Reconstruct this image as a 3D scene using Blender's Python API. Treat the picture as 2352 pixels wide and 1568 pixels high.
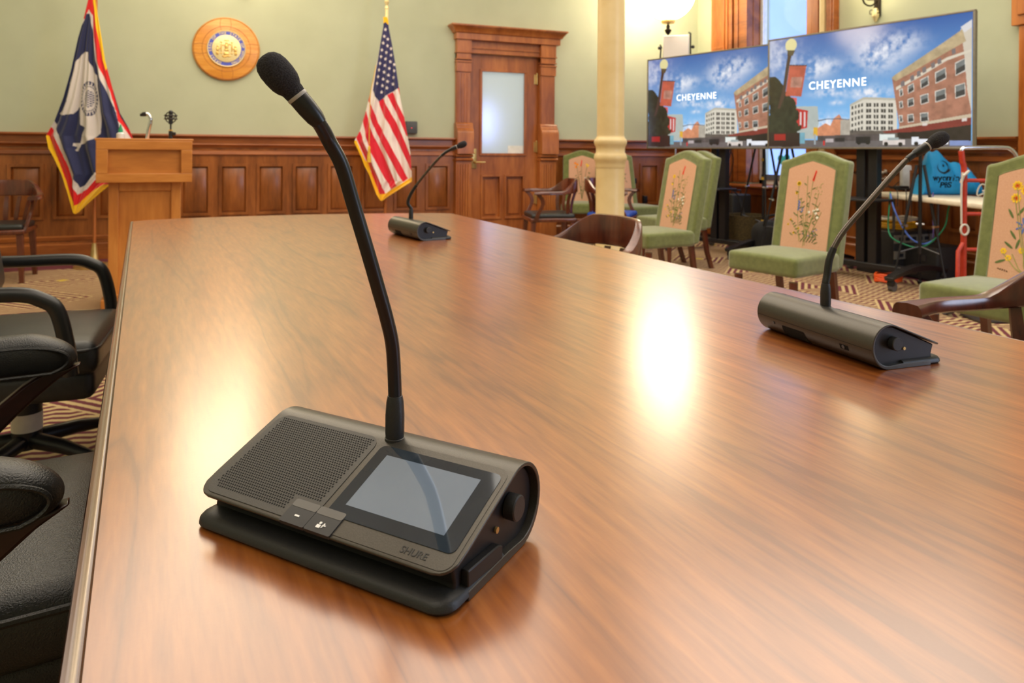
import bpy, bmesh, math, random
import numpy as np
from mathutils import Vector, Matrix
random.seed(7); rng = np.random.RandomState(5)
for o in list(bpy.data.objects): bpy.data.objects.remove(o)
S = bpy.context.scene; COL = S.collection
PI = math.pi
# ---------------------------------------------------------------- camera
F, Y0, ROLL, EYE = 1650.0, 345.5, 0.007, 1.095      # focal (px), horizon row, roll, eye height
cam = bpy.data.cameras.new('camera'); camo = bpy.data.objects.new('camera', cam); COL.objects.link(camo)
c_, s_ = math.cos(ROLL), math.sin(ROLL)
AWG = math.radians(22.5)
GROT = Matrix.Rotation(-AWG, 4, 'Z')     # the room's walls end up square to the world axes
camo.matrix_world = GROT@Matrix(((c_, -s_, 0, 0), (0, 0, -1, 0), (s_, c_, 0, EYE), (0, 0, 0, 1)))
cam.sensor_width = 36; cam.lens = F/2352*36; cam.shift_y = -(784-Y0)/2352
cam.clip_start = .02; cam.clip_end = 100
cam.dof.use_dof = True; cam.dof.focus_distance = .78; cam.dof.aperture_fstop = 11
S.camera = camo
# ---------------------------------------------------------------- world, exposure
w = bpy.data.worlds.new('world'); S.world = w; w.use_nodes = True
w.node_tree.nodes['Background'].inputs[0].default_value = (.42, .58, 1, 1)
w.node_tree.nodes['Background'].inputs[1].default_value = 2.6
S.view_settings.view_transform = 'Standard'; S.view_settings.look = 'None'
S.view_settings.gamma = 1; S.view_settings.use_curve_mapping = False
S.view_settings.exposure = 0.33
def area(name, loc, size, power, col, target=None):
    l = bpy.data.lights.new(name, 'AREA'); l.shape = 'RECTANGLE'; l.size, l.size_y = size; l.energy = power; l.color = col
    o = bpy.data.objects.new(name, l); COL.objects.link(o); o.location = loc
    if target is not None:
        o.rotation_euler = (Vector(target)-Vector(loc)).to_track_quat('-Z', 'Y').to_euler()
    return o
def point(name, loc, r, power, col):
    l = bpy.data.lights.new(name, 'POINT'); l.shadow_soft_size = r; l.energy = power; l.color = col
    o = bpy.data.objects.new(name, l); COL.objects.link(o); o.location = loc; return o
WARM = (1, .90, .76)
area('ceiling_fill_table', (.6, 2.2, 4.1), (3.2, 3.2), 78, WARM)  # added fill below the ceiling, there is no fixture
area('ceiling_fill_far', (-1.6, 5.0, 4.1), (3.8, 3.8), 115, WARM)  # unseen fill added over the far part of the room
area('ceiling_fill_right', (2.4, 4.6, 4.1), (2.8, 2.8), 85, WARM)  # another added fill, lifts the right side
area('ceiling_fill_rear', (-1.5, -1.4, 4.1), (3.4, 3.4), 50, WARM)  # fill put in behind the camera to raise the room's level
area('cool_fill_rear', (5.2, .4, 2.3), (1.4, 2.4), 70, (.62, .74, 1), (0, 2.5, .8))  # added cool fill inside the room, the wall has no window here
# ---------------------------------------------------------------- measuring helpers
def ray(x, y):
    dx = (x-1176)/F; dy = (Y0-y)/F
    return np.array([dx-ROLL*dy, 1., dy+ROLL*dx])
def P(x, y, Z):
    p = ray(x, y)*Z; return Vector((p[0], p[1], p[2]+EYE))
def PH(x, y, h):
    d = ray(x, y); t = (h-EYE)/d[2]; return Vector((d[0]*t, d[1]*t, h))
AW = math.radians(22.5)
W = Vector((math.cos(AW), math.sin(AW), 0)); N = Vector((math.sin(AW), -math.cos(AW), 0))
OB = Vector((0, 8.78, 0))                    # origin on the back wall
CR = OB + W*2.732                            # room corner
# ---------------------------------------------------------------- materials
MATS = {}
def lin(c): return tuple(((v/255)/12.92 if v/255 <= .04045 else ((v/255+.055)/1.055)**2.4) for v in c)+(1,)
def newmat(name):
    m = bpy.data.materials.new(name); m.use_nodes = True; MATS[name] = m
    return m, m.node_tree, m.node_tree.nodes['Principled BSDF']
def mat(name, c, rough=.5, metal=0, c2=None, scale=20, stretch=(1, 1, 1), bump=0, bscale=None, spec=.5, sheen=0, coat=0, trans=0, detail=4, emit=None, es=1, lo=.35, hi=.65):
    m, t, b = newmat(name); n = t.nodes; L = t.links
    b.inputs['Base Color'].default_value = lin(c); b.inputs['Roughness'].default_value = rough
    b.inputs['Metallic'].default_value = metal; b.inputs['Specular IOR Level'].default_value = spec
    b.inputs['Sheen Weight'].default_value = sheen; b.inputs['Coat Weight'].default_value = coat
    b.inputs['Transmission Weight'].default_value = trans
    tc = n.new('ShaderNodeTexCoord'); mp = n.new('ShaderNodeMapping'); mp.inputs['Scale'].default_value = stretch
    L.new(tc.outputs['Object'], mp.inputs[0])
    nz = n.new('ShaderNodeTexNoise'); nz.inputs['Scale'].default_value = scale; nz.inputs['Detail'].default_value = detail
    L.new(mp.outputs[0], nz.inputs['Vector'])
    if c2 is None: c2 = tuple(min(255, v*1.06+2) for v in c)
    r = n.new('ShaderNodeValToRGB'); r.color_ramp.elements[0].position = lo; r.color_ramp.elements[1].position = hi
    r.color_ramp.elements[0].color = lin(c); r.color_ramp.elements[1].color = lin(c2)
    L.new(nz.outputs[0], r.inputs[0]); L.new(r.outputs[0], b.inputs['Base Color'])
    if bump:
        bp = n.new('ShaderNodeBump'); bp.inputs['Strength'].default_value = bump; bp.inputs['Distance'].default_value = .002
        nb = nz
        if bscale:
            nb = n.new('ShaderNodeTexNoise'); nb.inputs['Scale'].default_value = bscale; L.new(tc.outputs['Object'], nb.inputs['Vector'])
        L.new(nb.outputs[0], bp.inputs['Height']); L.new(bp.outputs[0], b.inputs['Normal'])
    if emit:
        b.inputs['Emission Color'].default_value = lin(emit); b.inputs['Emission Strength'].default_value = es
    return m
def wood(name, c1, c2, c3, axis='z', scale=9, rough=.35, k=12, coat=.15):
    m, t, b = newmat(name); n = t.nodes; L = t.links
    st = {'x': (1/k*2, 1, 1), 'y': (1, 1/k*2, 1), 'z': (1, 1, 1/k*2)}[axis]
    tc = n.new('ShaderNodeTexCoord'); mp = n.new('ShaderNodeMapping'); mp.inputs['Scale'].default_value = st
    L.new(tc.outputs['Object'], mp.inputs[0])
    n1 = n.new('ShaderNodeTexNoise'); n1.inputs['Scale'].default_value = scale; n1.inputs['Detail'].default_value = 5; n1.inputs['Distortion'].default_value = .6
    n2 = n.new('ShaderNodeTexNoise'); n2.inputs['Scale'].default_value = scale*9; n2.inputs['Detail'].default_value = 3
    L.new(mp.outputs[0], n1.inputs['Vector']); L.new(mp.outputs[0], n2.inputs['Vector'])
    mx = n.new('ShaderNodeMath'); mx.operation = 'MULTIPLY_ADD'; mx.inputs[1].default_value = .35
    L.new(n2.outputs[0], mx.inputs[0]); L.new(n1.outputs[0], mx.inputs[2])
    r = n.new('ShaderNodeValToRGB'); e = r.color_ramp.elements
    e[0].position = .46; e[0].color = lin(c1); e[1].position = .86; e[1].color = lin(c3)
    q = e.new(.66); q.color = lin(c2)
    L.new(mx.outputs[0], r.inputs[0]); L.new(r.outputs[0], b.inputs['Base Color'])
    b.inputs['Roughness'].default_value = rough; b.inputs['Coat Weight'].default_value = coat; b.inputs['Coat Roughness'].default_value = .2
    return m
wood('wainscot_wood', (104, 56, 22), (138, 78, 32), (162, 96, 44), 'z', 6, .32)
wood('rail_wood', (116, 60, 24), (152, 84, 36), (174, 102, 46), 'x', 6, .3)
wood('door_wood', (134, 72, 32), (164, 94, 44), (186, 114, 56), 'z', 5, .33)
wood('window_wood', (146, 78, 30), (178, 102, 42), (198, 122, 54), 'z', 5, .33)
wood('chair_wood', (58, 24, 16), (88, 40, 26), (108, 54, 34), 'z', 8, .22, coat=.5)
wood('arm_wood', (34, 12, 10), (52, 20, 15), (62, 26, 20), 'x', 8, .3)
wood('oak', (170, 100, 38), (194, 122, 50), (210, 140, 66), 'x', 5, .42)
wood('oak_up', (170, 100, 38), (192, 120, 50), (210, 140, 66), 'z', 5, .42)
wood('plaque_wood', (206, 134, 50), (224, 152, 62), (236, 172, 84), 'x', 7, .35)
wood('edge_wood', (58, 26, 12), (82, 40, 18), (104, 56, 26), 'y', 10, .22, coat=.6)
mat('wall_paint', (182, 188, 160), .75, c2=(187, 193, 165), scale=3, bump=.15, bscale=260)
mat('ceiling_paint', (236, 232, 218), .8)
mat('column_paint', (214, 188, 134), .38, c2=(222, 198, 146), scale=8, bump=.1, bscale=60)
mat('black_plastic', (36, 36, 37), .45, c2=(40, 40, 41), scale=900, bump=.12)
mat('shell_metal', (82, 79, 74), .36, metal=.7, c2=(88, 85, 80), scale=900, bump=.05)
mat('grille_grey', (66, 64, 61), .5, c2=(70, 68, 65), scale=900, bump=.1)
mat('dark_plastic', (20, 20, 23), .45)
mat('hole_black', (5, 5, 5), .9)
mat('button_plastic', (40, 41, 44), .4); mat('button_strip', (92, 90, 88), .5)
mat('glass_black', (46, 56, 68), .05, spec=1, metal=.25)
mat('lcd_glass', (150, 170, 200), .05, metal=.55, spec=1, c2=(156, 176, 206), scale=12)
mat('print_white', (225, 225, 225), .5); mat('print_dark', (24, 24, 24), .5); mat('print_black', (18, 24, 34), .6)
mat('gooseneck_black', (20, 20, 21), .34); mat('gooseneck_metal', (92, 84, 78), .26, metal=.9)
mat('foam', (32, 31, 34), .95, c2=(52, 50, 54), scale=900, bump=1, lo=.4, hi=.6)
mat('ring_grey', (165, 160, 152), .4); mat('brass', (206, 178, 116), .28, metal=.8); mat('gold', (222, 176, 92), .32, metal=.6, c2=(244, 214, 140), scale=60)
mat('pale_gold', (236, 214, 150), .38, metal=.35, c2=(246, 230, 176), scale=80)
mat('enamel_blue', (76, 88, 190), .4)
mat('chrome', (205, 205, 210), .14, metal=1); mat('steel', (96, 96, 98), .4, metal=.8)
mat('leather', (22, 24, 25), .42, c2=(29, 31, 32), scale=60, bump=.5, bscale=420, spec=.6)
mat('leather_seat', (26, 30, 32), .34, c2=(32, 36, 38), scale=40, bump=.5, bscale=420, spec=.6)
mat('arm_rubber', (26, 27, 28), .36, bump=.1, bscale=300)
mat('blue_cushion', (22, 70, 170), .5)
mat('velvet', (98, 106, 52), .9, c2=(112, 120, 62), scale=30, sheen=.6, bump=.4, bscale=300)
mat('pink_linen', (206, 158, 128), .9, c2=(214, 168, 138), scale=200, bump=.4, bscale=500)
for n_, c in dict(thread_red=(224, 62, 40), thread_orange=(236, 130, 30), thread_yellow=(232, 190, 40), thread_green=(86, 104, 52), thread_lightgreen=(150, 152, 84), thread_blue=(84, 104, 176), thread_white=(232, 226, 214), thread_brown=(96, 64, 40)).items():
    mat(n_, c, .85)
mat('bag_blue', (24, 158, 232), .5, c2=(38, 174, 244), scale=10)
mat('bottle_green', (30, 150, 100), .35); mat('bottle_clear', (200, 205, 205), .15)
mat('table_white', (226, 218, 200), .45); mat('white_plastic', (220, 220, 216), .4)
mat('rack_grey', (120, 116, 108), .5); mat('rack_dark', (34, 34, 36), .5, c2=(40, 40, 42), scale=50)
mat('truck_red', (176, 46, 26), .4, c2=(190, 60, 36), scale=40)
mat('cable_yellow', (214, 158, 24), .5); mat('cable_orange', (226, 84, 24), .5); mat('cable_blue', (76, 110, 200), .5)
mat('cable_green', (20, 122, 84), .5); mat('cable_white', (206, 200, 186), .5); mat('cable_purple', (104, 92, 170), .5); mat('cable_black', (20, 20, 22), .5)
mat('tie_yellow', (214, 172, 52), .4)
mat('stand_black', (24, 24, 27), .38); mat('bezel', (128, 122, 108), .35, metal=.5); mat('sticker_blue', (110, 104, 220), .4)
mat('caster_grey', (88, 88, 92), .4)
mat('led_cloth', (208, 202, 200), .5, c2=(222, 216, 212), scale=300); mat('paper', (224, 224, 220), .7)
mat('iron_dark', (52, 44, 34), .4, metal=.7); mat('fabric_black', (22, 22, 24), .85, c2=(30, 30, 32), scale=80)
mat('basket', (92, 76, 40), .8, c2=(60, 48, 24), scale=80)
mat('heart_teal', (70, 200, 220), .5); mat('heart_pink', (214, 90, 226), .5)
mat('blind', (96, 104, 116), .6); mat('white_frame', (232, 234, 240), .5)
mat('facade_stone', (172, 182, 206), .8, c2=(180, 190, 214), scale=2); mat('facade_ledge', (126, 142, 176), .8)
mat('lamp_glass', (255, 244, 220), .3, emit=(255, 236, 205), es=15)
mat('sconce_glass', (255, 244, 220), .3, emit=(255, 232, 190), es=10)
mat('lamp_glass_dim', (255, 244, 220), .3, emit=(255, 232, 196), es=7)
mat('bulb_glass', (255, 244, 220), .3, emit=(255, 240, 214), es=18)
mat('alarm_box', (74, 76, 78), .5); mat('led_red', (255, 40, 60), .4, emit=(255, 30, 60), es=2)
mat('label_white', (212, 206, 196), .6); mat('label_gold', (206, 176, 80), .6)
# frosted pane: light from the corridor comes through it
m, t, b = newmat('frosted_glass'); b.inputs['Base Color'].default_value = lin((188, 196, 196)); b.inputs['Roughness'].default_value = .32
tr = t.nodes.new('ShaderNodeBsdfTranslucent'); tr.inputs[0].default_value = (.75, .8, .85, 1)
ms = t.nodes.new('ShaderNodeMixShader'); ms.inputs[0].default_value = .55
t.links.new(b.outputs[0], ms.inputs[1]); t.links.new(tr.outputs[0], ms.inputs[2]); t.links.new(ms.outputs[0], t.nodes['Material Output'].inputs[0])
# clear window glass
m, t, b = newmat('window_glass'); tp = t.nodes.new('ShaderNodeBsdfTransparent'); gl = t.nodes.new('ShaderNodeBsdfGlossy'); gl.inputs[1].default_value = .03
ms = t.nodes.new('ShaderNodeMixShader'); ms.inputs[0].default_value = .002
t.links.new(tp.outputs[0], ms.inputs[1]); t.links.new(gl.outputs[0], ms.inputs[2]); t.links.new(ms.outputs[0], t.nodes['Material Output'].inputs[0])
# cherry table top, long soft cathedral grain along local y
m, t, b = newmat('cherry_top'); n = t.nodes; L = t.links
tc = n.new('ShaderNodeTexCoord'); mp = n.new('ShaderNodeMapping'); mp.inputs['Scale'].default_value = (1, .09, 1); L.new(tc.outputs['Object'], mp.inputs[0])
n1 = n.new('ShaderNodeTexNoise'); n1.inputs['Scale'].default_value = 5; n1.inputs['Detail'].default_value = 3; n1.inputs['Distortion'].default_value = .5; L.new(mp.outputs[0], n1.inputs['Vector'])
wv = n.new('ShaderNodeMath'); wv.operation = 'MULTIPLY'; wv.inputs[1].default_value = 11; L.new(n1.outputs[0], wv.inputs[0])
fr = n.new('ShaderNodeMath'); fr.operation = 'PINGPONG'; fr.inputs[1].default_value = 1; L.new(wv.outputs[0], fr.inputs[0])
n2 = n.new('ShaderNodeTexNoise'); n2.inputs['Scale'].default_value = 110; n2.inputs['Detail'].default_value = 5; L.new(mp.outputs[0], n2.inputs['Vector'])
n3 = n.new('ShaderNodeTexNoise'); n3.inputs['Scale'].default_value = 2.2; n3.inputs['Detail'].default_value = 2; L.new(mp.outputs[0], n3.inputs['Vector'])
pw = n.new('ShaderNodeMath'); pw.operation = 'POWER'; pw.inputs[1].default_value = 7; L.new(fr.outputs[0], pw.inputs[0])
a1 = n.new('ShaderNodeMath'); a1.operation = 'MULTIPLY_ADD'; a1.inputs[1].default_value = .62; L.new(n2.outputs[0], a1.inputs[0])
h1 = n.new('ShaderNodeMath'); h1.operation = 'MULTIPLY'; h1.inputs[1].default_value = .42; L.new(n3.outputs[0], h1.inputs[0]); L.new(h1.outputs[0], a1.inputs[2])
a2 = n.new('ShaderNodeMath'); a2.operation = 'MULTIPLY_ADD'; a2.inputs[1].default_value = -.19; L.new(pw.outputs[0], a2.inputs[0]); L.new(a1.outputs[0], a2.inputs[2])
r = n.new('ShaderNodeValToRGB'); e = r.color_ramp.elements; e[0].position = .30; e[0].color = lin((118, 60, 20)); e[1].position = .70; e[1].color = lin((176, 106, 44))
q = e.new(.52); q.color = lin((152, 86, 32))
dv = n.new('ShaderNodeMath'); dv.operation = 'MULTIPLY'; dv.inputs[1].default_value = 1; L.new(a2.outputs[0], dv.inputs[0]); L.new(dv.outputs[0], r.inputs[0])
L.new(r.outputs[0], b.inputs['Base Color']); b.inputs['Roughness'].default_value = .3; b.inputs['Specular IOR Level'].default_value = .5; b.inputs['Coat Weight'].default_value = 1; b.inputs['Coat Roughness'].default_value = .22; b.inputs['Coat IOR'].default_value = 1.65
bp = n.new('ShaderNodeBump'); bp.inputs['Strength'].default_value = .05; bp.inputs['Distance'].default_value = .001
n4 = n.new('ShaderNodeTexNoise'); n4.inputs['Scale'].default_value = 260; L.new(tc.outputs['Object'], n4.inputs['Vector']); L.new(n4.outputs[0], bp.inputs['Height']); L.new(bp.outputs[0], b.inputs['Normal'])
# carpet: burgundy and cream, diamonds with yellow centres between striped bands, plain border
m, t, b = newmat('carpet'); n = t.nodes; L = t.links
def M(op, a, bb=None, c=None):
    q = n.new('ShaderNodeMath'); q.operation = op
    for i, v in enumerate((a, bb, c)):
        if v is None: continue
        if isinstance(v, (int, float)): q.inputs[i].default_value = v
        else: L.new(v, q.inputs[i])
    return q.outputs[0]
tc = n.new('ShaderNodeTexCoord'); sp = n.new('ShaderNodeSeparateXYZ'); L.new(tc.outputs['Object'], sp.inputs[0])
nz = n.new('ShaderNodeTexNoise'); nz.inputs['Scale'].default_value = 40; L.new(tc.outputs['Object'], nz.inputs['Vector'])
jit = M('MULTIPLY', M('SUBTRACT', nz.outputs[0], .5), .02)
X = M('ADD', sp.outputs[0], jit); Yc = sp.outputs[1]
T_ = .82
fx = M('SUBTRACT', M('FRACT', M('DIVIDE', X, T_)), .5); fy = M('SUBTRACT', M('FRACT', M('DIVIDE', Yc, T_)), .5)
d = M('ADD', M('ABSOLUTE', fx), M('ABSOLUTE', fy))
rings = M('GREATER_THAN', M('FRACT', M('MULTIPLY', d, 11.5)), .52)
stripes = M('GREATER_THAN', M('FRACT', M('ADD', M('DIVIDE', Yc, .052), M('MULTIPLY', M('PINGPONG', X, .06), 6))), .5)
outer = M('GREATER_THAN', d, .42)
pat = M('ADD', M('MULTIPLY', stripes, outer), M('MULTIPLY', rings, M('SUBTRACT', 1, outer)))
border = M('LESS_THAN', M('ABSOLUTE', sp.outputs[1]), .6)   # strip along the back wall
border2 = M('GREATER_THAN', sp.outputs[0], 2.25)              # strip along the window wall
pat = M('MULTIPLY', pat, M('SUBTRACT', 1, M('MAXIMUM', border, border2)))
mx = n.new('ShaderNodeMix'); mx.data_type = 'RGBA'; L.new(pat, mx.inputs['Factor']); mx.inputs['A'].default_value = lin((104, 40, 52)); mx.inputs['B'].default_value = lin((196, 172, 124))
m2 = n.new('ShaderNodeMix'); m2.data_type = 'RGBA'; L.new(M('LESS_THAN', d, .06), m2.inputs['Factor']); L.new(mx.outputs['Result'], m2.inputs['A']); m2.inputs['B'].default_value = lin((196, 168, 44))
L.new(m2.outputs['Result'], b.inputs['Base Color']); b.inputs['Roughness'].default_value = .95
bp = n.new('ShaderNodeBump'); bp.inputs['Strength'].default_value = .5; n5 = n.new('ShaderNodeTexNoise'); n5.inputs['Scale'].default_value = 400; L.new(tc.outputs['Object'], n5.inputs['Vector']); L.new(n5.outputs[0], bp.inputs['Height']); L.new(bp.outputs[0], b.inputs['Normal'])
def attr_mat(name, rough, emit=0, spec=.4, sheen=0):
    m, t, b = newmat(name); a = t.nodes.new('ShaderNodeAttribute'); a.attribute_name = 'Col'
    t.links.new(a.outputs['Color'], b.inputs['Base Color']); b.inputs['Roughness'].default_value = rough; b.inputs['Specular IOR Level'].default_value = spec; b.inputs['Sheen Weight'].default_value = sheen
    if emit:
        b.inputs['Base Color'].default_value = (0, 0, 0, 1); t.links.remove(b.inputs['Base Color'].links[0])
        b.inputs['Base Color'].default_value = (.01, .01, .01, 1)
        t.links.new(a.outputs['Color'], b.inputs['Emission Color']); b.inputs['Emission Strength'].default_value = emit
    return m
attr_mat('screen_picture', .12, emit=.88, spec=.9); attr_mat('flag_cloth', .75, sheen=.3)
mat('caption_white', (235, 238, 240), .3, emit=(235, 238, 240), es=.9)
# ---------------------------------------------------------------- mesh builder
class MB:
    def __init__(s): s.v = []; s.f = []; s.mi = []; s.mats = []; s.cur = 0; s.smooth = []
    def m(s, name):
        if name not in s.mats: s.mats.append(name)
        s.cur = s.mats.index(name); return s
    def add(s, vs, fs, smooth=False, M=None):
        b0 = len(s.v)
        for v in vs:
            v = Vector(v); s.v.append(M @ v if M is not None else v)
        for f in fs: s.f.append([i+b0 for i in f]); s.mi.append(s.cur); s.smooth.append(smooth)
        return s
    def box(s, c, d, rz=0, M=None):
        hx, hy, hz = d[0]/2, d[1]/2, d[2]/2; R = Matrix.Rotation(rz, 4, 'Z'); T = Matrix.Translation(c)@R
        if M is not None: T = M@T
        vs = [(x, y, z) for z in (-hz, hz) for (x, y) in ((-hx, -hy), (hx, -hy), (hx, hy), (-hx, hy))]
        return s.add(vs, [(3, 2, 1, 0), (4, 5, 6, 7), (0, 1, 5, 4), (1, 2, 6, 5), (2, 3, 7, 6), (3, 0, 4, 7)], M=T)
    def bx(s, a, b, M=None):
        return s.box([(p+q)/2 for p, q in zip(a, b)], [abs(q-p) for p, q in zip(a, b)], M=M)
    def rbox(s, c, d, r, seg=3, M=None, puff=0):
        bm = bmesh.new(); bmesh.ops.create_cube(bm, size=1)
        for v in bm.verts: v.co = Vector((v.co.x*d[0], v.co.y*d[1], v.co.z*d[2]))
        bmesh.ops.bevel(bm, geom=bm.edges[:]+bm.verts[:], offset=r, segments=seg, affect='EDGES', profile=.5)
        if puff:
            bmesh.ops.triangulate(bm, faces=[f for f in bm.faces if len(f.verts) > 4])
            bmesh.ops.subdivide_edges(bm, edges=[e for e in bm.edges if e.calc_length() > min(d)*.5], cuts=6, use_grid_fill=True)
            for v in bm.verts:
                k = (1-min(1, (2*v.co.x/d[0])**2))*(1-min(1, (2*v.co.y/d[1])**2))
                if v.co.z > 0: v.co.z += puff*k
        vs = [v.co+Vector(c) for v in bm.verts]; bm.verts.index_update(); fs = [[v.index for v in f.verts] for f in bm.faces]; bm.free()
        return s.add(vs, fs, True, M)
    def rings(s, rs, closed=True, caps=True, smooth=True, M=None):
        n = len(rs[0]); vs = [v for r in rs for v in r]; fs = []
        for i in range(len(rs)-1):
            for j in range(n if closed else n-1):
                k = (j+1) % n; fs.append((i*n+j, i*n+k, (i+1)*n+k, (i+1)*n+j))
        if caps and closed: fs.append(tuple(range(n-1, -1, -1))); fs.append(tuple(range((len(rs)-1)*n, len(rs)*n)))
        return s.add(vs, fs, smooth, M)
    def tube(s, pts, r, n=10, M=None, closed=False, flat=1):
        pts = [Vector(p) for p in pts]; K = len(pts); rad = r if isinstance(r, (list, tuple)) else [r]*K
        rs = []; up = None
        for i, p in enumerate(pts):
            a = pts[(i-1) % K] if (closed or i > 0) else p; b_ = pts[(i+1) % K] if (closed or i < K-1) else p
            t = (b_-a).normalized()
            if up is None: up = Vector((0, 0, 1)) if abs(t.z) < .9 else Vector((1, 0, 0))
            sd = t.cross(up).normalized(); up = sd.cross(t).normalized()
            rs.append([p+sd*math.cos(2*PI*j/n)*rad[i]+up*math.sin(2*PI*j/n)*rad[i]*flat for j in range(n)])
        if closed: rs.append(rs[0])
        return s.rings(rs, caps=not closed, M=M)
    def lathe(s, prof, c=(0, 0, 0), n=24, M=None, smooth=True):
        rs = [[(c[0]+r*math.cos(2*PI*j/n), c[1]+r*math.sin(2*PI*j/n), c[2]+z) for j in range(n)] for r, z in prof]
        return s.rings(rs, M=M, smooth=smooth)
    def prism(s, poly, a, b, axis='y', M=None):
        def q(u, v, w): return {'y': (u, w, v), 'x': (w, u, v), 'z': (u, v, w)}[axis]
        n = len(poly); vs = [q(u, v, a) for u, v in poly]+[q(u, v, b) for u, v in poly]
        fs = [tuple(range(n-1, -1, -1)), tuple(range(n, 2*n))]+[(i, (i+1) % n, (i+1) % n+n, i+n) for i in range(n)]
        return s.add(vs, fs, False, M)
    def ball(s, c, r, n=16, M=None):
        if not isinstance(r, (tuple, list)): r = (r, r, r)
        rs = []
        for i in range(n//2+1):
            a = -PI/2+PI*i/(n//2); k = max(math.cos(a), .02)
            rs.append([(c[0]+r[0]*k*math.cos(2*PI*j/n), c[1]+r[1]*k*math.sin(2*PI*j/n), c[2]+r[2]*math.sin(a)) for j in range(n)])
        return s.rings(rs, M=M)
    def build(s, name, mt=None, parent=None, bevel=0, seg=2, auto=True):
        me = bpy.data.meshes.new(name); me.from_pydata([tuple(v) for v in s.v], [], s.f)
        names = s.mats or [mt]
        for q in names: me.materials.append(MATS[q])
        me.polygons.foreach_set('material_index', s.mi if s.mats else [0]*len(s.f))
        me.polygons.foreach_set('use_smooth', s.smooth)
        bm = bmesh.new(); bm.from_mesh(me); bmesh.ops.recalc_face_normals(bm, faces=bm.faces); bm.to_mesh(me); bm.free()
        me.update(); me.set_sharp_from_angle(angle=math.radians(42))
        o = bpy.data.objects.new(name, me); COL.objects.link(o)
        if parent is not None: o.parent = parent
        if bevel:
            q = o.modifiers.new('bevel', 'BEVEL'); q.width = bevel; q.segments = seg; q.limit_method = 'ANGLE'; q.angle_limit = .6
        return o
def tag(o, label=None, cat=None, group=None, kind=None):
    for k, v in (('label', label), ('category', cat), ('group', group), ('kind', kind)):
        if v: o[k] = v
    return o
def thing(name, loc, label, cat, rz=0, group=None):
    o = bpy.data.objects.new(name, None); COL.objects.link(o); o.location = loc; o.rotation_euler = (0, 0, rz); o.empty_display_size = .05
    return tag(o, label, cat, group)
def struct(o): o['kind'] = 'structure'; return o
def copy_thing(o, loc=None, rz=None, label=None):
    r = o.copy(); COL.objects.link(r)
    for ch in o.children:
        c = ch.copy(); COL.objects.link(c); c.parent = r
        for g in ch.children:
            d = g.copy(); COL.objects.link(d); d.parent = c
    if loc is not None: r.location = loc
    if rz is not None: r.rotation_euler = (0, 0, rz)
    if label: r['label'] = label
    return r
def textmesh(name, s, size, mt, parent, Mx, extrude=.0004, bold=0, spacing=1.0):
    cu = bpy.data.curves.new(name, 'FONT'); cu.body = s; cu.size = size; cu.extrude = extrude; cu.offset = bold; cu.space_character = spacing; cu.align_x = 'CENTER'; cu.align_y = 'CENTER'
    o = bpy.data.objects.new('tmp', cu); COL.objects.link(o); dg = bpy.context.evaluated_depsgraph_get(); me = bpy.data.meshes.new_from_object(o.evaluated_get(dg))
    bpy.data.objects.remove(o); me.transform(Mx); me.materials.clear()
    if mt: me.materials.append(MATS[mt])
    if name is None: return me
    q = bpy.data.objects.new(name, me); COL.objects.link(q); q.parent = parent; return q
def frame(o, x, y, z=(0, 0, 1)):      # matrix from axes
    x = Vector(x); y = Vector(y); z = Vector(z)
    return Matrix(((x.x, y.x, z.x, o[0]), (x.y, y.y, z.y, o[1]), (x.z, y.z, z.z, o[2]), (0, 0, 0, 1)))
def smoothpath(pts, k=6):
    pts = [Vector(p) for p in pts]; out = []
    for i in range(len(pts)-1):
        p0 = pts[max(i-1, 0)]; p1 = pts[i]; p2 = pts[i+1]; p3 = pts[min(i+2, len(pts)-1)]
        for j in range(k):
            t = j/k; out.append(.5*((2*p1)+(p2-p0)*t+(2*p0-5*p1+4*p2-p3)*t*t+(3*p1-p0-3*p2+p3)*t**3))
    out.append(pts[-1]); return out
# ================================================================ ROOM
# wall-frame objects: origin OB, x along the back wall, y = into the room is -y  (local y>0 lies behind the wall)
def wallobj(name, mb, mt=None, bevel=0, parent=None, at='B'):
    o = mb.build(name, mt, parent, bevel)
    if parent is None:
        if at == 'B': o.location = OB; o.rotation_euler = (0, 0, AW)
        else: o.location = CR; o.rotation_euler = (0, 0, AW-PI/2)
    return o
HC = 4.3
mb = MB(); mb.bx((-6.6, -12, -.1), (3.0, .3, 0)); struct(wallobj('floor', mb, 'carpet'))
mb = MB(); mb.bx((-6.6, -12, HC), (3.0, .3, HC+.1)); struct(wallobj('ceiling', mb, 'ceiling_paint'))
DL, DRt, DT = -.56, .36, 2.25       # door opening
mb = MB(); mb.bx((-6.5, 0, 0), (DL, .25, HC)); mb.bx((DRt, 0, 0), (2.732, .25, HC)); mb.bx((DL, 0, DT), (DRt, .25, HC)); struct(wallobj('wall_back', mb, 'wall_paint'))
mb = MB(); mb.bx((-6.6, -12, 0), (-6.5, 0, HC)); struct(wallobj('wall_left', mb, 'wall_paint'))
mb = MB(); mb.bx((-6.5, -12.1, 0), (3.0, -12, HC)); struct(wallobj('wall_front', mb, 'wall_paint'))
# right wall (frame at CR: local x runs from the corner towards the viewer, local -y into the room ... thickness to +y)
WL, WR, WB_, WT = 1.0, 2.02, .70, 3.4
mb = MB(); mb.bx((0, 0, 0), (WL, .35, HC)); mb.bx((WR, 0, 0), (12, .35, HC)); mb.bx((WL, 0, 0), (WR, .35, WB_)); mb.bx((WL, 0, WT), (WR, .35, HC)); struct(wallobj('wall_right', mb, 'wall_paint', at='R'))
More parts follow.
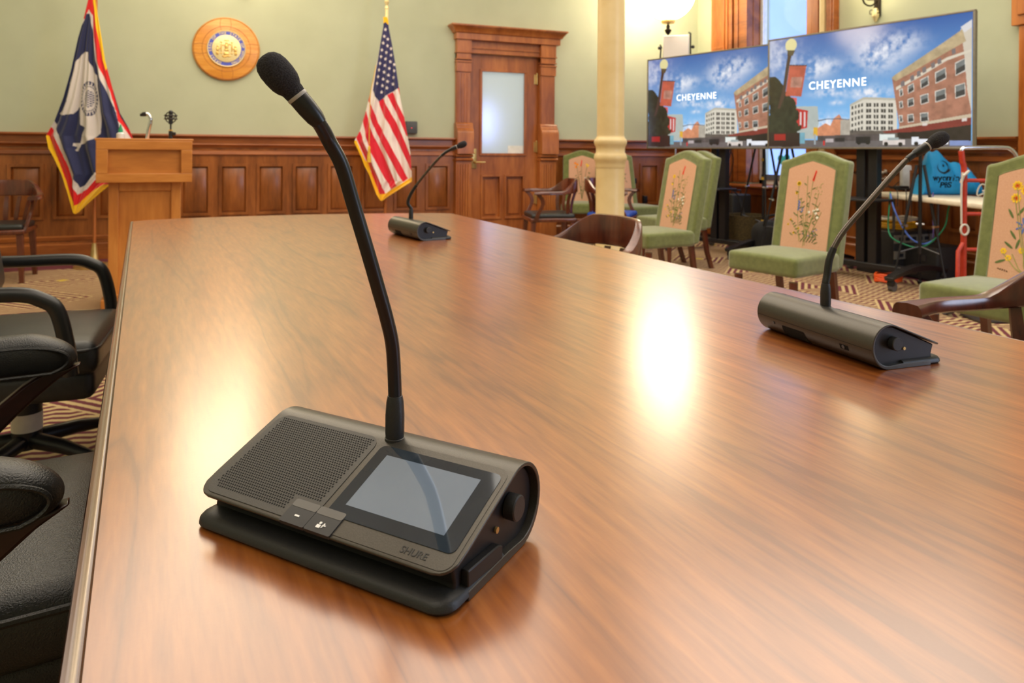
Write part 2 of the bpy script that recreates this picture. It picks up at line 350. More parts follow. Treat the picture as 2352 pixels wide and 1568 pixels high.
# wainscot
def wainscot(name, x0, x1, at, pan0, below=None):
    mb = MB(); mb.m('wainscot_wood')
    z1 = 1.235
    mb.bx((x0, -.004, 0), (x1, 0, z1-.02)); mb.bx((x0, -.022, 0), (x1, -.004, .40)); mb.bx((x0, -.022, .935), (x1, -.004, z1-.02)); last = x0
    # panels: frame moulding + raised field
    p = pan0
    while p < x1-.30:
        if p >= x0+.01:
            a, b = p, p+.295; zb, zt = .40, .935
            mb.bx((last, -.022, .40), (a, -.004, .935)); last = b
            for (u0, u1, w0, w1) in ((a, b, zt-.028, zt), (a, b, zb, zb+.028), (a, a+.03, zb+.028, zt-.028), (b-.03, b, zb+.028, zt-.028)): mb.bx((u0, -.038, w0), (u1, -.004, w1))
            i0, i1, j0, j1 = a+.055, b-.055, zb+.055, zt-.055
            o = .028
            vs = [(a+.03, -.0045, zb+.03), (b-.03, -.0045, zb+.03), (b-.03, -.0045, zt-.03), (a+.03, -.0045, zt-.03), (i0, -.022, j0), (i1, -.022, j0), (i1, -.022, j1), (i0, -.022, j1)]
            mb.add(vs, [(0, 1, 5, 4), (1, 2, 6, 5), (2, 3, 7, 6), (3, 0, 4, 7), (4, 5, 6, 7)])
        p += .37
    mb.bx((last, -.022, .40), (x1, -.004, .935))
    mb.m('rail_wood')
    mb.prism([(0, 1.205), (-.03, 1.206), (-.072, 1.216), (-.078, 1.222), (-.074, 1.238), (0, 1.240)], x0, x1, 'x')
    mb.prism([(0, 1.15), (-.024, 1.152), (-.024, 1.205), (0, 1.206)], x0, x1, 'x')
    mb.prism([(0, 1.09), (-.018, 1.09), (-.018, 1.10), (-.034, 1.104), (-.036, 1.112), (-.058, 1.126), (-.064, 1.134), (-.062, 1.146), (0, 1.148)], x0, x1, 'x')
    mb.prism([(0, 1.022), (-.034, 1.026), (-.042, 1.034), (-.036, 1.07), (-.024, 1.078), (0, 1.08)], x0, x1, 'x')
    mb.prism([(0, 0), (-.045, 0), (-.045, .15), (-.03, .165), (-.03, .175), (0, .18)], x0, x1, 'x')
    mb.prism([(0, .19), (-.028, .192), (-.032, .225), (-.02, .24), (0, .245)], x0, x1, 'x')
    return struct(wallobj(name, mb, bevel=0, at=at))
wainscot('trim_1', -6.5, -.735, 'B', -3.315-.37*8)
wainscot('trim_2', .56, 2.72, 'B', .70)
wainscot('trim_3', .02, .36, 'R', .03)
wainscot('trim_4', 2.42, 4.28, 'R', 2.55)
mb = MB(); mb.m('wainscot_wood'); mb.bx((.36, -.02, 0), (2.42, 0, .6)); mb.prism([(0, 0), (-.045, 0), (-.045, .15), (0, .18)], .36, 2.42, 'x'); struct(wallobj('trim_5', mb, at='R'))
# ---- door with pedimented case
dr = bpy.data.objects.new('door_1', None); COL.objects.link(dr); dr.location = OB; dr.rotation_euler = (0, 0, AW); struct(dr)
mb = MB(); mb.m('door_wood')
mb.bx((DL, .03, .01), (-.395, .075, DT)); mb.bx((.18, .03, .01), (DRt, .075, DT))
mb.bx((-.395, .03, 2.06), (.18, .075, DT)); mb.bx((-.395, .03, .80), (.18, .075, 1.05)); mb.bx((-.395, .03, .01), (.18, .075, .26)); mb.bx((-.13, .03, .26), (-.09, .075, .80))
for a, b_ in ((-.395, -.13), (-.09, .18)):
    mb.bx((a, .062, .26), (b_, .07, .80))
    for (u0, u1, w0, w1) in ((a, b_, .775, .80), (a, b_, .26, .285), (a, a+.022, .285, .775), (b_-.022, b_, .285, .775)): mb.bx((u0, .014, w0), (u1, .064, w1))
    mb.bx((a+.06, .045, .32), (b_-.06, .065, .74))
mb.build('door_leaf', None, dr, .003)
mb = MB(); mb.bx((-.395, .052, 1.05), (.18, .06, 2.06)); mb.build('glass_pane', 'frosted_glass', dr)
mb = MB()
for (u0, u1, w0, w1) in ((-.415, .20, 2.045, 2.075), (-.415, .20, 1.03, 1.06), (-.415, -.385, 1.06, 2.045), (.17, .20, 1.06, 2.045)): mb.bx((u0, .012, w0), (u1, .045, w1))
mb.build('glazing_bead', 'door_wood', dr, .004)
mb = MB(); mb.bx((-.035, .046, 1.062), (.168, .051, 1.155)); tag(mb.build('paper_notice', 'paper', dr), 'white paper notice in the corner of the glass')
mb = MB(); mb.m('brass'); mb.rbox((-.484, .022, .995), (.062, .012, .235), .004); mb.ball((-.484, .014, 1.06), .012); mb.ball((-.484, -.005, .953), .016)
mb.tube([(-.484, .02, .953), (-.484, -.03, .953), (-.47, -.036, .953), (-.36, -.036, .953)], .009); mb.build('door_handle', None, dr)
for z in (1.98, 1.14, .5):
    mb = MB(); mb.tube([(.334, .012, z-.065), (.334, .012, z+.065)], .012); mb.bx((.30, .022, z-.06), (.334, .032, z+.06)); mb.ball((.334, .012, z+.07), .010); mb.build('hinge', 'brass', dr)
def doorcase(side):      # side -1 left, +1 right ; pilaster around x0..x1
    x0, x1 = (-.735, -.56) if side < 0 else (.350, .55)
    mb = MB(); mb.m('door_wood')
    mb.bx((x0, -.05, .0), (x1, .02, 2.30))
    mb.bx((x0+.01, -.062, 1.40), (x1-.01, -.04, 2.02))
    if side < 0:
        for k in range(4): mb.bx((x0+.025+k*.034, -.07, 1.42), (x0+.043+k*.034, -.05, 2.0))
    mb.bx((x0-.005, -.075, 2.02), (x1+.005, 0, 2.13)); mb.bx((x0-.01, -.085, 2.13), (x1+.01, 0, 2.15)); mb.bx((x0-.01, -.09, 2.165), (x1+.01, 0, 2.18))
    mb.bx((x0, -.075, 2.18), (x1, 0, 2.24)); mb.bx((x0-.012, -.09, 2.24), (x1+.012, 0, 2.255)); mb.bx((x0-.003, -.08, 2.255), (x1+.003, 0, 2.40))
    # scroll bracket
    mb.prism([(0, 1.42), (-.075, 1.42), (-.09, 1.40), (-.09, 1.385), (-.105, 1.37), (-.105, 1.355), (-.125, 1.34), (-.14, 1.30), (-.14, 1.05), (0, 1.05)], x0-.01, x1+.02, 'x')
    for z in (1.03, .985): mb.prism([(0, z-.018), (-.11, z-.015), (-.125, z), (-.11, z+.015), (0, z+.018)], x0-.015, x1+.02, 'x')
    mb.bx((x0-.008, -.085, 0), (x1+.008, 0, .97))
    for k in range(5): mb.bx((x0+.014+k*.031, -.10, .28), (x0+.032+k*.031, -.08, .93))
    mb.bx((x0-.012, -.105, 0), (x1+.012, 0, .22))
    return mb.build('pilaster', None, dr, .003)
doorcase(-1); doorcase(1)
mb = MB(); mb.m('door_wood'); mb.bx((-.56, -.035, 2.25), (.375, 0, 2.31)); mb.bx((-.56, -.05, 2.305), (.375, 0, 2.32)); mb.bx((-.56, -.03, 2.32), (.375, 0, 2.40))
prof = [(0, 2.40), (-.10, 2.40), (-.10, 2.475), (-.12, 2.48), (-.125, 2.495), (-.165, 2.545), (-.175, 2.55), (-.175, 2.568), (0, 2.57)]
def ret(xl, xr):         # cornice with mitred returns
    rs = []
    for (y, z) in prof:
        e = -y; rs.append([(xl+.0-e+.1, 0, z), (xl-e+.1, y, z), (xr+e-.1, y, z), (xr+e-.1, 0, z)])
    mb.rings(rs, closed=False, smooth=False)
    mb.add([rs[0][0], rs[0][1], rs[0][2], rs[0][3]], [(0, 1, 2, 3)]); mb.add([rs[-1][0], rs[-1][1], rs[-1][2], rs[-1][3]], [(0, 1, 2, 3)])
ret(-.755, .60); mb.build('cornice', None, dr, .002)
# corridor seen as a glow through the frosted pane
mb = MB(); mb.bx((-1.6, 2.2, -.02), (1.6, 2.3, 3)); mb.bx((-1.7, .26, -.02), (-1.6, 2.3, 3)); mb.bx((1.6, .26, -.02), (1.7, 2.3, 3)); mb.bx((-1.7, .26, 3), (1.7, 2.3, 3.1)); mb.bx((-1.7, .26, -.12), (1.7, 2.3, -.02)); struct(wallobj('wall_corridor', mb, 'ceiling_paint'))
Mw = Matrix.Translation(OB)@Matrix.Rotation(AW, 4, 'Z'); MR = Matrix.Translation(CR)@Matrix.Rotation(AW-PI/2, 4, 'Z')
area('corridor_light', Mw@Vector((-.35, 1.9, 2.2)), (.7, .7), 34, (.98, 1, .95), Mw@Vector((-.1, 0, 1.5)))
area('pane_blue_fill', Mw@Vector((-.33, .24, 1.42)), (.14, .42), 2.2, (.42, .48, 1), Mw@Vector((-.33, 0, 1.42)))  # blue fill added close behind the pane to tint its left part
# ---- window in the right wall
wi = bpy.data.objects.new('window_1', None); COL.objects.link(wi); wi.location = CR; wi.rotation_euler = (0, 0, AW-PI/2); struct(wi)
mb = MB(); mb.m('window_wood')
mb.bx((.385, -.07, .72), (.70, 0, 3.6)); mb.bx((.43, -.085, 2.35), (.66, -.06, 3.5))
for (u0, u1, w0, w1) in ((.42, .67, 2.42, 2.45), (.42, .45, .83, 2.42), (.64, .67, .83, 2.42), (.42, .67, .8, .83)): mb.bx((u0, -.09, w0), (u1, -.06, w1))
mb.bx((.47, -.08, .86), (.62, -.06, 2.36)); mb.build('shutter_panel', None, wi, .004)
mb = MB(); mb.m('rail_wood'); mb.bx((.70, -.055, .72), (.77, 0, 3.6)); mb.bx((.79, -.035, .72), (.86, .05, 3.6)); mb.bx((.86, -.02, .72), (1.008, .08, 3.6)); mb.bx((.90, .08, .72), (1.016, .17, 3.6)); mb.bx((.90, .17, .72), (1.006, .20, 3.6)); mb.build('jamb', None, wi, .006)
mb = MB(); mb.m('window_wood'); mb.bx((2.02, -.06, .72), (2.10, .3, 3.6)); mb.bx((2.11, -.075, .72), (2.2, 0, 3.6)); mb.build('casing', None, wi, .006)
mb = MB(); mb.m('rail_wood'); mb.bx((2.32, -.09, 0), (2.42, 0, 3.6)); mb.bx((2.34, -.105, 0), (2.40, -.08, 3.6)); mb.build('casing', None, wi, .008)
mb = MB(); mb.tube([(2.27, -.07, 0), (2.27, -.07, 4.2)], .04, 16); tag(mb.build('cream_tube', 'column_paint', wi), 'cream painted upright tube beside the casing')  # pale upright strip between the casings, built as a cream tube
mb = MB(); mb.m('rail_wood'); mb.prism([(.3, .66), (-.16, .66), (-.18, .675), (-.18, .69), (-.16, .70), (.3, .705)], .36, 2.2, 'x'); mb.prism([(0, .58), (-.10, .585), (-.12, .64), (-.14, .66), (0, .66)], .38, 2.18, 'x'); mb.build('window_sill', None, wi)
mb = MB(); mb.m('white_frame'); mb.bx((1.0, .2, .70), (1.05, .26, 3.4)); mb.bx((1.97, .2, .70), (2.02, .26, 3.4)); mb.bx((1.0, .2, .70), (2.02, .26, .755)); mb.m('blind'); mb.bx((1.05, .19, .755), (1.97, .27, .82)); mb.build('sash', None, wi)
mb = MB(); mb.bx((1.05, .225, .80), (1.97, .232, 3.4)); mb.build('glass_pane', 'window_glass', wi)
def heart(cx, cz, r, y=.2, rot=0, M=None):
    pts = []
    for i in range(26):
        t_ = 2*PI*i/26; x = 16*math.sin(t_)**3/16*r; z = (13*math.cos(t_)-5*math.cos(2*t_)-2*math.cos(3*t_)-math.cos(4*t_))/16*r
        pts.append((cx+x*math.cos(rot)-z*math.sin(rot), cz+x*math.sin(rot)+z*math.cos(rot)))
    return pts
for (hx, hz, hr, hm, lab) in ((1.40, 1.0, .10, 'heart_teal', 'teal paper heart'), (1.73, .98, .09, 'heart_pink', 'magenta paper heart'), (1.53, .92, .05, 'heart_teal', 'small teal paper heart')):
    mb = MB(); mb.prism(heart(hx, hz, hr, rot=.1), .217, .223, 'y'); tag(mb.build('window_heart', hm, wi), lab)
# pale stone building outside the window
mb = MB(); mb.m('facade_stone'); mb.bx((-9, 3.0, -1), (4.5, 3.3, 7)); mb.bx((1.5, 2.9, -1), (2.0, 3.0, 7)); mb.m('facade_ledge'); mb.bx((2.0, 2.85, 3.3), (4.5, 3, 3.5)); mb.bx((2.0, 2.85, 1.1), (4.5, 3, 1.2))
o = mb.build('neighbouring_building'); o.location = CR; o.rotation_euler = (0, 0, AW-PI/2); tag(o, 'pale blue-grey stone building outside the window', 'building')
# second timber casing at the picture's right end of the wall
mb = MB(); mb.m('window_wood'); mb.bx((4.29, -.06, 0), (4.55, 0, 2.14)); mb.bx((4.243, -.08, 2.14), (4.6, 0, 3.7)); mb.bx((4.30, -.10, 2.22), (4.55, -.07, 3.6)); struct(wallobj('trim_6', mb, at='R', bevel=.005))
# small black boxes on the panelling
for (px, py, zz, h) in ((1453, 415, 9.42, .07), (1478, 458, 9.48, .10)):
    q = P(px, py, zz); mb = MB(); mb.rbox((0, -.03, 0), (.055, .06, h), .006); o = mb.build('wall_box', 'stand_black'); o.location = q-N*0; s_loc = (q-OB).dot(W); o.location = OB+W*s_loc+Vector((0, 0, q.z))+N*.018; o.rotation_euler = (0, 0, AW)
    tag(o, 'small black box on the panelling, ' + ('upper one behind the column' if h < .08 else 'lower one left of the green chair'), 'outlet box')
al = thing('alarm_panel', OB+W*-1.27+Vector((0, 0, 1.35)), 'dark grey wall alarm box beside the striped flag', 'alarm', AW)
mb = MB(); mb.rbox((0, -.025, 0), (.14, .05, .145), .012); mb.build('housing', 'alarm_box', al)
mb = MB(); mb.ball((0, -.052, -.005), .004); mb.build('indicator_light', 'led_red', al)
# ---- carved wall seal
se = thing('wall_seal', OB+W*-3.25+Vector((0, 0, 2.135)), 'round golden wooden plaque with blue ringed metal seal on green wall', 'plaque', AW)
mb = MB(); RY = Matrix.Rotation(PI/2, 4, 'X')
mb.lathe([(.318, 0), (.327, .008), (.33, .02), (.322, .035), (.31, .04)], n=64, M=RY); mb.build('wooden_disc', 'plaque_wood', se)
mb = MB()
for rr in (.318, .235):
    mb.tube([(rr*math.cos(2*PI*i/64), -.0405, rr*math.sin(2*PI*i/64)) for i in range(64)], .0022, 6, closed=True)
for k in range(4):
    a = k*PI/2+.04
    for sgn in (-1, 1):
        pts = []
        for i in range(9):
            rr = .19+.128*i/8; w_ = .042+.012*math.sin(PI*i/8)*1.0
            pts.append((rr*math.cos(a)-sgn*w_*math.sin(a), -.0405, rr*math.sin(a)+sgn*w_*math.cos(a)))
        mb.tube(pts, .002, 6)
mb.build('carved_groove', 'door_wood', se)
mb = MB(); mb.m('pale_gold'); mb.lathe([(.192, .035), (.192, .05), (.185, .058), (.18, .055)], n=64, M=RY); mb.m('enamel_blue'); mb.lathe([(.179, .045), (.179, .0555)], n=64, M=RY); mb.m('pale_gold'); mb.lathe([(.142, .05), (.142, .060), (.136, .062)], n=64, M=RY)
med = mb.build('metal_medallion', None, se)
ring_txt = 'GREAT SEAL OF THE STATE OF WYOMING'
mb = MB()
for i, ch in enumerate(ring_txt):
    if ch == ' ': continue
    th = math.radians(252-(i+.5)*(324/len(ring_txt)))
    Mx = RY @ Matrix.Translation((0.161*math.cos(th), 0.161*math.sin(th), .0565)) @ Matrix.Rotation(th-PI/2, 4, 'Z')
    q = textmesh('t', ch, .036, 'pale_gold', None, Mx, .001, .0006)
    mb.add([v.co.copy() for v in q.data.vertices], [tuple(p.vertices) for p in q.data.polygons]); bpy.data.objects.remove(q)
mb.build('ring_lettering', 'pale_gold', med)
mb = MB()   # relief: robed figure on pedestal between pillars, flanked by two men
def rel(px, pz, sx, sz, d=.008): mb.ball((px, -.062, pz), (sx, d, sz), 12)
rel(0, .055, .013, .014); rel(0, .02, .02, .034); rel(-.028, .035, .018, .006); rel(.03, .045, .018, .006); rel(0, -.015, .026, .012)
for sx in (-1, 1):
    rel(sx*.052, .01, .007, .05, .007); rel(sx*.052, .065, .012, .006); rel(sx*.052, -.05, .012, .006)
    rel(sx*.085, .02, .011, .012); rel(sx*.085, -.012, .017, .026); rel(sx*.083, -.05, .009, .022); rel(sx*.095, -.05, .008, .022); rel(sx*.07, -.002, .016, .005)
rel(0, -.055, .03, .022); rel(0, -.078, .05, .008); rel(0, .085, .03, .007); rel(-.02, -.09, .02, .006)
mb.build('relief_figures', 'gold', med)
# ================================================================ COLUMN
cp = P(1402, 345, 4.9); co = thing('column', (cp.x, cp.y, 0), 'cream painted iron column with ringed moulding by the green chairs', 'column')
mb = MB(); kx = 4.9/1650
def zy(y): return EYE+(347-y)*kx
q7 = 4.9/5.6; r0 = .112*q7; r1 = .107*q7
mb.lathe([(.17, 0), (.17, .12), (.13, .16), (r0, .2), (r0, zy(385))], n=16, smooth=True); mb.build('shaft', 'column_paint', co)
mb = MB(); mb.lathe([(r*q7, z) for r, z in ((.112, zy(386)), (.118, zy(380)), (.116, zy(372)), (.126, zy(368)), (.129, zy(361)), (.122, zy(354)), (.112, zy(350)), (.113, zy(338)), (.122, zy(333)), (.129, zy(326)), (.124, zy(320)), (.113, zy(317)), (.107, zy(312)), (.107, zy(310)))], n=32); mb.build('moulded_band', 'column_paint', co)
mb = MB(); mb.lathe([(r1, zy(311)), (r1, HC)], n=16); mb.build('shaft', 'column_paint', co)
# ================================================================ TABLE
TZ = .76
far = [(298, 508), (340, 504.5), (400, 501.5), (520, 497), (700, 492), (850, 489.7), (1000, 488.5), (1040, 489.5)]
rightp = [(1180, 521), (1427, 575.5), (1673, 631), (1900, 681), (2352, 779.6)]
FL = PH(298, 508, TZ); NLp = PH(130, 1568, TZ); ld = (NLp-FL).normalized()
FR = PH(1040, 489.5, TZ); NRp = PH(2352, 779.6, TZ); rd = (NRp-FR).normalized()
TD = Vector((-math.sin(math.radians(26.7)), math.cos(math.radians(26.7)), 0))
TA = math.radians(26.7)
tb = thing('conference_table', (0, 0, 0), 'long cherry wood conference table filling the foreground', 'table', TA)
RT = Matrix.Rotation(-TA, 4, 'Z')
outl = [PH(x, y, TZ) for x, y in far]+[PH(x, y, TZ) for x, y in rightp]+[FR+rd*4.2, FL+ld*4.4]
outl = [RT@v for v in outl]
ctr = sum(outl, Vector())/len(outl)
def offs(poly, d):
    out = []; n_ = len(poly)
    for i in range(n_):
        a, b_, c = poly[i-1], poly[i], poly[(i+1) % n_]
        e1 = (b_-a).normalized(); e2 = (c-b_).normalized(); n1 = Vector((e1.y, -e1.x, 0)); n2 = Vector((e2.y, -e2.x, 0))
        nn = (n1+n2).normalized(); nn *= d/max(.5, nn.dot(n1)); out.append(b_+nn)
    return out
sgn = -1 if (offs(outl, .1)[0]-ctr).length > (outl[0]-ctr).length else 1      # positive sgn*d = inward
mb = MB(); mb.m('cherry_top'); ins = offs(outl, sgn*.014)
mb.add([Vector((v.x, v.y, TZ)) for v in ins]+[Vector((v.x, v.y, TZ-.03)) for v in ins], [tuple(range(len(ins))), tuple(range(2*len(ins)-1, len(ins)-1, -1))]); mb.build('tabletop', None, tb)
mb = MB(); rs = []
for (d_, z_) in ((.0142, -.0003), (.012, -.0035), (.009, -.004), (.005, -.0015), (.0015, -.002), (0, -.006), (.002, -.012), (.008, -.016), (.009, -.022), (.004, -.028), (.004, -.04), (.03, -.042)):
    o2 = offs(outl, sgn*d_); rs.append([Vector((v.x, v.y, TZ+z_)) for v in o2])
mb.rings(rs, caps=False, smooth=False); mb.build('moulded_edge', 'edge_wood', tb)
mb = MB(); mb.m('cherry_top')
cen = [RT@v for v in (FL, FR, FR+rd*4.0, FL+ld*4.0)]
for t_ in (.22, .75):
    c = (cen[0]*(1-t_)+cen[3]*t_+cen[1]*(1-t_)+cen[2]*t_)/2
    mb2 = MB(); mb2.rbox((c.x, c.y, .36), (.9, .45, .72), .03); mb2.rbox((c.x, c.y, .04), (1.1, .6, .08), .02); mb2.build('pedestal', 'edge_wood', tb)
# ================================================================ CONFERENCE MICROPHONE UNITS
ULn, UD, UR = .272, .149, .035
cy, cz = UD-UR, UR
LIPY, LIPZ = .004, .030
dv = Vector((cy-LIPY, cz-LIPZ)); dist = dv.length; al_ = math.atan2(dv.y, dv.x)+math.asin(UR/dist)
tl = math.sqrt(dist**2-UR**2); sdir = Vector((math.cos(al_), math.sin(al_))); snor = Vector((-sdir.y, sdir.x))
def SF(x, t_, h=0): return Vector((x, LIPY+sdir.x*t_+snor.x*h, LIPZ+sdir.y*t_+snor.y*h))
def rr_poly(x0, x1, t0, t1, r, n=6):
    out = []
    for (cx, ct, a0) in ((x1-r, t1-r, 0), (x0+r, t1-r, 90), (x0+r, t0+r, 180), (x1-r, t0+r, 270)):
        for i in range(n+1):
            a = math.radians(a0+90*i/n); out.append((cx+r*math.cos(a), ct+r*math.sin(a)))
    return out
def plate(mb, poly, h0, h1):
    n_ = len(poly); vs = [SF(x, t_, h0) for x, t_ in poly]+[SF(x, t_, h1) for x, t_ in poly]
    mb.add(vs, [tuple(range(n_-1, -1, -1)), tuple(range(n_, 2*n_))]+[(i, (i+1) % n_, (i+1) % n_+n_, i+n_) for i in range(n_)])
def make_unit(label):
    root = thing('conference_microphone', (0, 0, 0), label, 'microphone', 0, 'conference microphones on the cherry table')
    # shell path: lip -> slope -> rear arc -> underside -> base front
    path = []
    for i in range(9):
        t_ = tl*i/8*(1 if i else 0); path.append((LIPY+sdir.x*t_, LIPZ+sdir.y*t_, .0028, snor.x, snor.y))
    path[1:1] = [(LIPY+sdir.x*t_, LIPZ+sdir.y*t_, .0028, snor.x, snor.y) for t_ in (.002, .004, .007)]
    a0 = math.atan2(snor.y, snor.x)
    for i in range(1, 21):
        a = a0-(a0+PI/2)*i/20; path.append((cy+UR*math.cos(a), cz+UR*math.sin(a), .0028+.003*(i/20), math.cos(a), math.sin(a)))
    for y in (.09, .06, .04, .03): path.append((y, 0, .0075, 0, -1))
    def inset(y, y0, r=.017):
        q = y-y0
        return 0 if q >= r else r-math.sqrt(max(0, r*r-(r-q)**2))
    def shellrow(p, i, depth):
        y, z, th, ny, nz = p
        ins_ = inset(y, LIPY) if i < 12 and i >= 0 else (inset(y, 0) if i > 31 else 0)
        return (y-ny*th*depth, z-nz*th*depth, ins_)
    mb = MB(); K = len(path); outer = [shellrow(p, i, 0) for i, p in enumerate(path)]; inner = [shellrow(p, i, 1) for i, p in enumerate(path)]
    xs = lambda ins_: [ins_, ULn-ins_]
    vs = []
    for (y, z, q) in outer: vs += [(q, y, z), (ULn-q, y, z)]
    for (y, z, q) in inner: vs += [(q, y, z), (ULn-q, y, z)]
    fs = []
    for i in range(K-1):
        a, b_ = 2*i, 2*i+2; fs.append((a, a+1, b_+1, b_)); fs.append((2*K+a, 2*K+b_, 2*K+b_+1, 2*K+a+1))
        fs.append((a, b_, 2*K+b_, 2*K+a)); fs.append((a+1, 2*K+a+1, 2*K+b_+1, b_+1))
    fs.append((0, 2*K, 2*K+1, 1)); e_ = 2*K-2; fs.append((e_, e_+1, 2*K+e_+1, 2*K+e_))
    mb.add(vs, fs, True); sh = mb.build('shell', 'shell_metal', root, .0009, 2)
    sh.data.polygons.foreach_set('use_smooth', [True]*len(sh.data.polygons))
    q = sh.modifiers.new('n', 'WEIGHTED_NORMAL')
    # body inside the shell
    ri = UR-.004; body = [(LIPY+.003, LIPZ-.004)]
    top = LIPY+sdir.x*tl-snor.x*.003, LIPZ+sdir.y*tl-snor.y*.003; body = [(LIPY+.012-snor.x*.003, LIPZ+.003-snor.y*.003), top]
    for i in range(1, 14):
        a = a0-(a0+PI/2)*i/13; body.append((cy+ri*math.cos(a), cz+ri*math.sin(a)))
    body += [(.02, .0075), (.021, .0125), (.0215, .016), (.0180, .0275)]
    mb = MB(); mb.prism(body, .007, ULn-.007, 'x'); mb.build('body', 'dark_plastic', root, .002)
    # base lip with soft front edge
    mb = MB(); pl = []
    rs = []
    for (d_, z_) in ((.003, 0.0002), (0, .0035), (.0006, .0072), (.0035, .0102), (.0095, .0120), (.0155, .0128)):
        r_ = .017
        ring = []
        for (cx, cy2, s0) in ((r_, r_, 180), (ULn-r_, r_, 270)):
            for i in range(7):
                a = math.radians(s0+90*i/6); rad = r_-d_; ring.append((cx+rad*math.cos(a), cy2+rad*math.sin(a), z_))
        ring = [(d_, .085, z_)]+ring+[(ULn-d_, .085, z_)]
        rs.append(ring)
    mb.rings(rs); mb.build('base', 'black_plastic', root)
    # side details at the right-hand end: knob, screw, tab
    mb = MB(); Mx = frame((ULn-.006, 0, 0), (0, 1, 0), (0, 0, 1), (1, 0, 0))
    mb.lathe([(.0105, 0), (.0105, .009), (.0095, .010)], (cy-.012, cz+.004, 0), 28, Mx); mb.build('volume_knob', 'black_plastic', root)
    mb = MB(); mb.prism([(.030, .010), (.082, .006), (.082, .017), (.076, .020), (.030, .0225)], ULn-.0075, ULn-.0005, 'x'); mb.build('side_cover', 'dark_plastic', root, .001)
    mb = MB(); mb.lathe([(.0026, 0), (.0026, .0018)], (cy-.034, cz-.006, 0), 12, Mx); mb.build('screw', 'brass', root)
    mb = MB(); Mx2 = frame((.006, 0, 0), (0, 1, 0), (0, 0, 1), (-1, 0, 0)); mb.lathe([(.0105, 0), (.0105, .009), (.0095, .010)], (cy-.012, cz+.004, 0), 28, Mx2); mb.build('volume_knob', 'black_plastic', root)
    mb = MB(); mb.lathe([(.0026, 0), (.0026, .0018)], (cy-.034, cz-.006, 0), 12, Mx2); mb.build('screw', 'brass', root)
    # rear cut-out, port and seam
    def arcp(x, adeg, h=0.0003): a = math.radians(adeg); return (x, cy+(UR+h)*math.cos(a), cz+(UR+h)*math.sin(a))
    mb = MB()
    for (xa, xb, xa2, xb2, A, B) in ((.150, .205, .143, .212, -18, -70),):
        rows = [[arcp(xa+(xa2-xa)*k/8, A+(B-A)*k/8), arcp(xb+(xb2-xb)*k/8, A+(B-A)*k/8)] for k in range(9)]
        mb.rings(rows, closed=False)
    mb.build('cable_recess', 'hole_black', root)
    mb = MB(); mb.rings([[arcp(.05, -14-14*k/4), arcp(.068, -14-14*k/4)] for k in range(5)], closed=False); mb.build('port', 'hole_black', root)
    mb = MB(); mb.tube([arcp(.002, -5, 0), arcp(ULn-.002, -5, 0)], .0004, 6); mb.build('seam', 'hole_black', root)
    for x_ in (.06, .228):
        mb = MB(); mb.tube([arcp(x_, -20, .0), arcp(x_, -20, .0012)], .003, 12); mb.build('screw', 'steel', root)
    # grille
    mb = MB(); mb.m('grille_grey'); plate(mb, rr_poly(.006, .1315, .004, tl+.001, .012), -.001, .0005)
    mb.m('hole_black'); i = 0; px_ = .00268
    for r_ in range(36):
        t_ = .0115+r_*.00262
        if t_ > tl-.003: break
        for c in range(46):
            x_ = .0128+c*px_+(px_/2 if r_ % 2 else 0)
            if x_ > .1265 or (x_ > .099 and t_ < .026) or (x_ < .0165 and t_ < .0145): continue
            n_ = 6; vs = [SF(x_+.00102*math.cos(2*PI*k/n_), t_+.00102*math.sin(2*PI*k/n_), .00058) for k in range(n_)]; mb.add(vs, [tuple(range(n_))])
    tag(mb.build('speaker_grille', None, root), 'perforated black speaker grille')
    # screen half
    mb = MB(); plate(mb, rr_poly(.1332, ULn-.004, .003, tl+.001, .010), -.001, .0004); mb.build('screen_surround', 'button_plastic' if False else 'shell_metal', root)
    mb = MB(); plate(mb, rr_poly(.1385, ULn-.008, .018, tl-.006, .006), 0, .0009); gp = mb.build('touch_screen', 'glass_black', root)
    mb = MB(); plate(mb, [(.1505, .0305), (ULn-.024, .0305), (ULn-.024, tl-.016), (.1505, tl-.016)][::1], .0004, .00105); mb.build('display', 'lcd_glass', gp)
    for (xa, xb, nm) in ((.1045, .1313, 'mute'), (.1317, .1590, 'speak')):
        mb = MB(); mb.m('button_plastic'); plate(mb, rr_poly(xa, xb, -.0005, .0185, .0015), -.002, .0014); mb.m('button_strip'); plate(mb, rr_poly(xa, xb, .0152, .0225, .002), -.001, .0016)
        bt = mb.build('button', None, root)
        mb = MB()
        if nm == 'mute': plate(mb, rr_poly((xa+xb)/2-.0025, (xa+xb)/2+.0025, .0068, .0083, .0004), .001, .0018)
        else:
            plate(mb, rr_poly(xa+.0095, xa+.0135, .0035, .0065, .0005), .001, .0018); plate(mb, rr_poly(xa+.0105, xa+.0128, .007, .0093, .0008), .001, .0018)
            plate(mb, [(xa+.0145, .0040), (xa+.0155, .0045), (xa+.0165, .0085), (xa+.0155, .0090)], .001, .0018); plate(mb, [(xa+.0145, .0060), (xa+.018, .0062), (xa+.018, .0072), (xa+.0145, .0070)], .001, .0018)
        mb.build('button_symbol', 'print_white', bt)
    Mx = frame(SF(.234, .0098, .0006), (1, 0, 0), (0, sdir.x, sdir.y), (0, snor.x, snor.y))
    textmesh('maker_mark', 'SHURE', .0082, 'print_dark', root, Mx, .0001, .00008)
    # collar
    mb = MB(); mb.lathe([(.0092, -.004), (.0092, .001), (.0084, .0015), (.0088, .006), (.0088, .022), (.0080, .034), (.0068, .0395), (.006, .04)], (.142, .108, .0685), 24)
    mb.build('neck_socket', 'black_plastic', root)
    return root
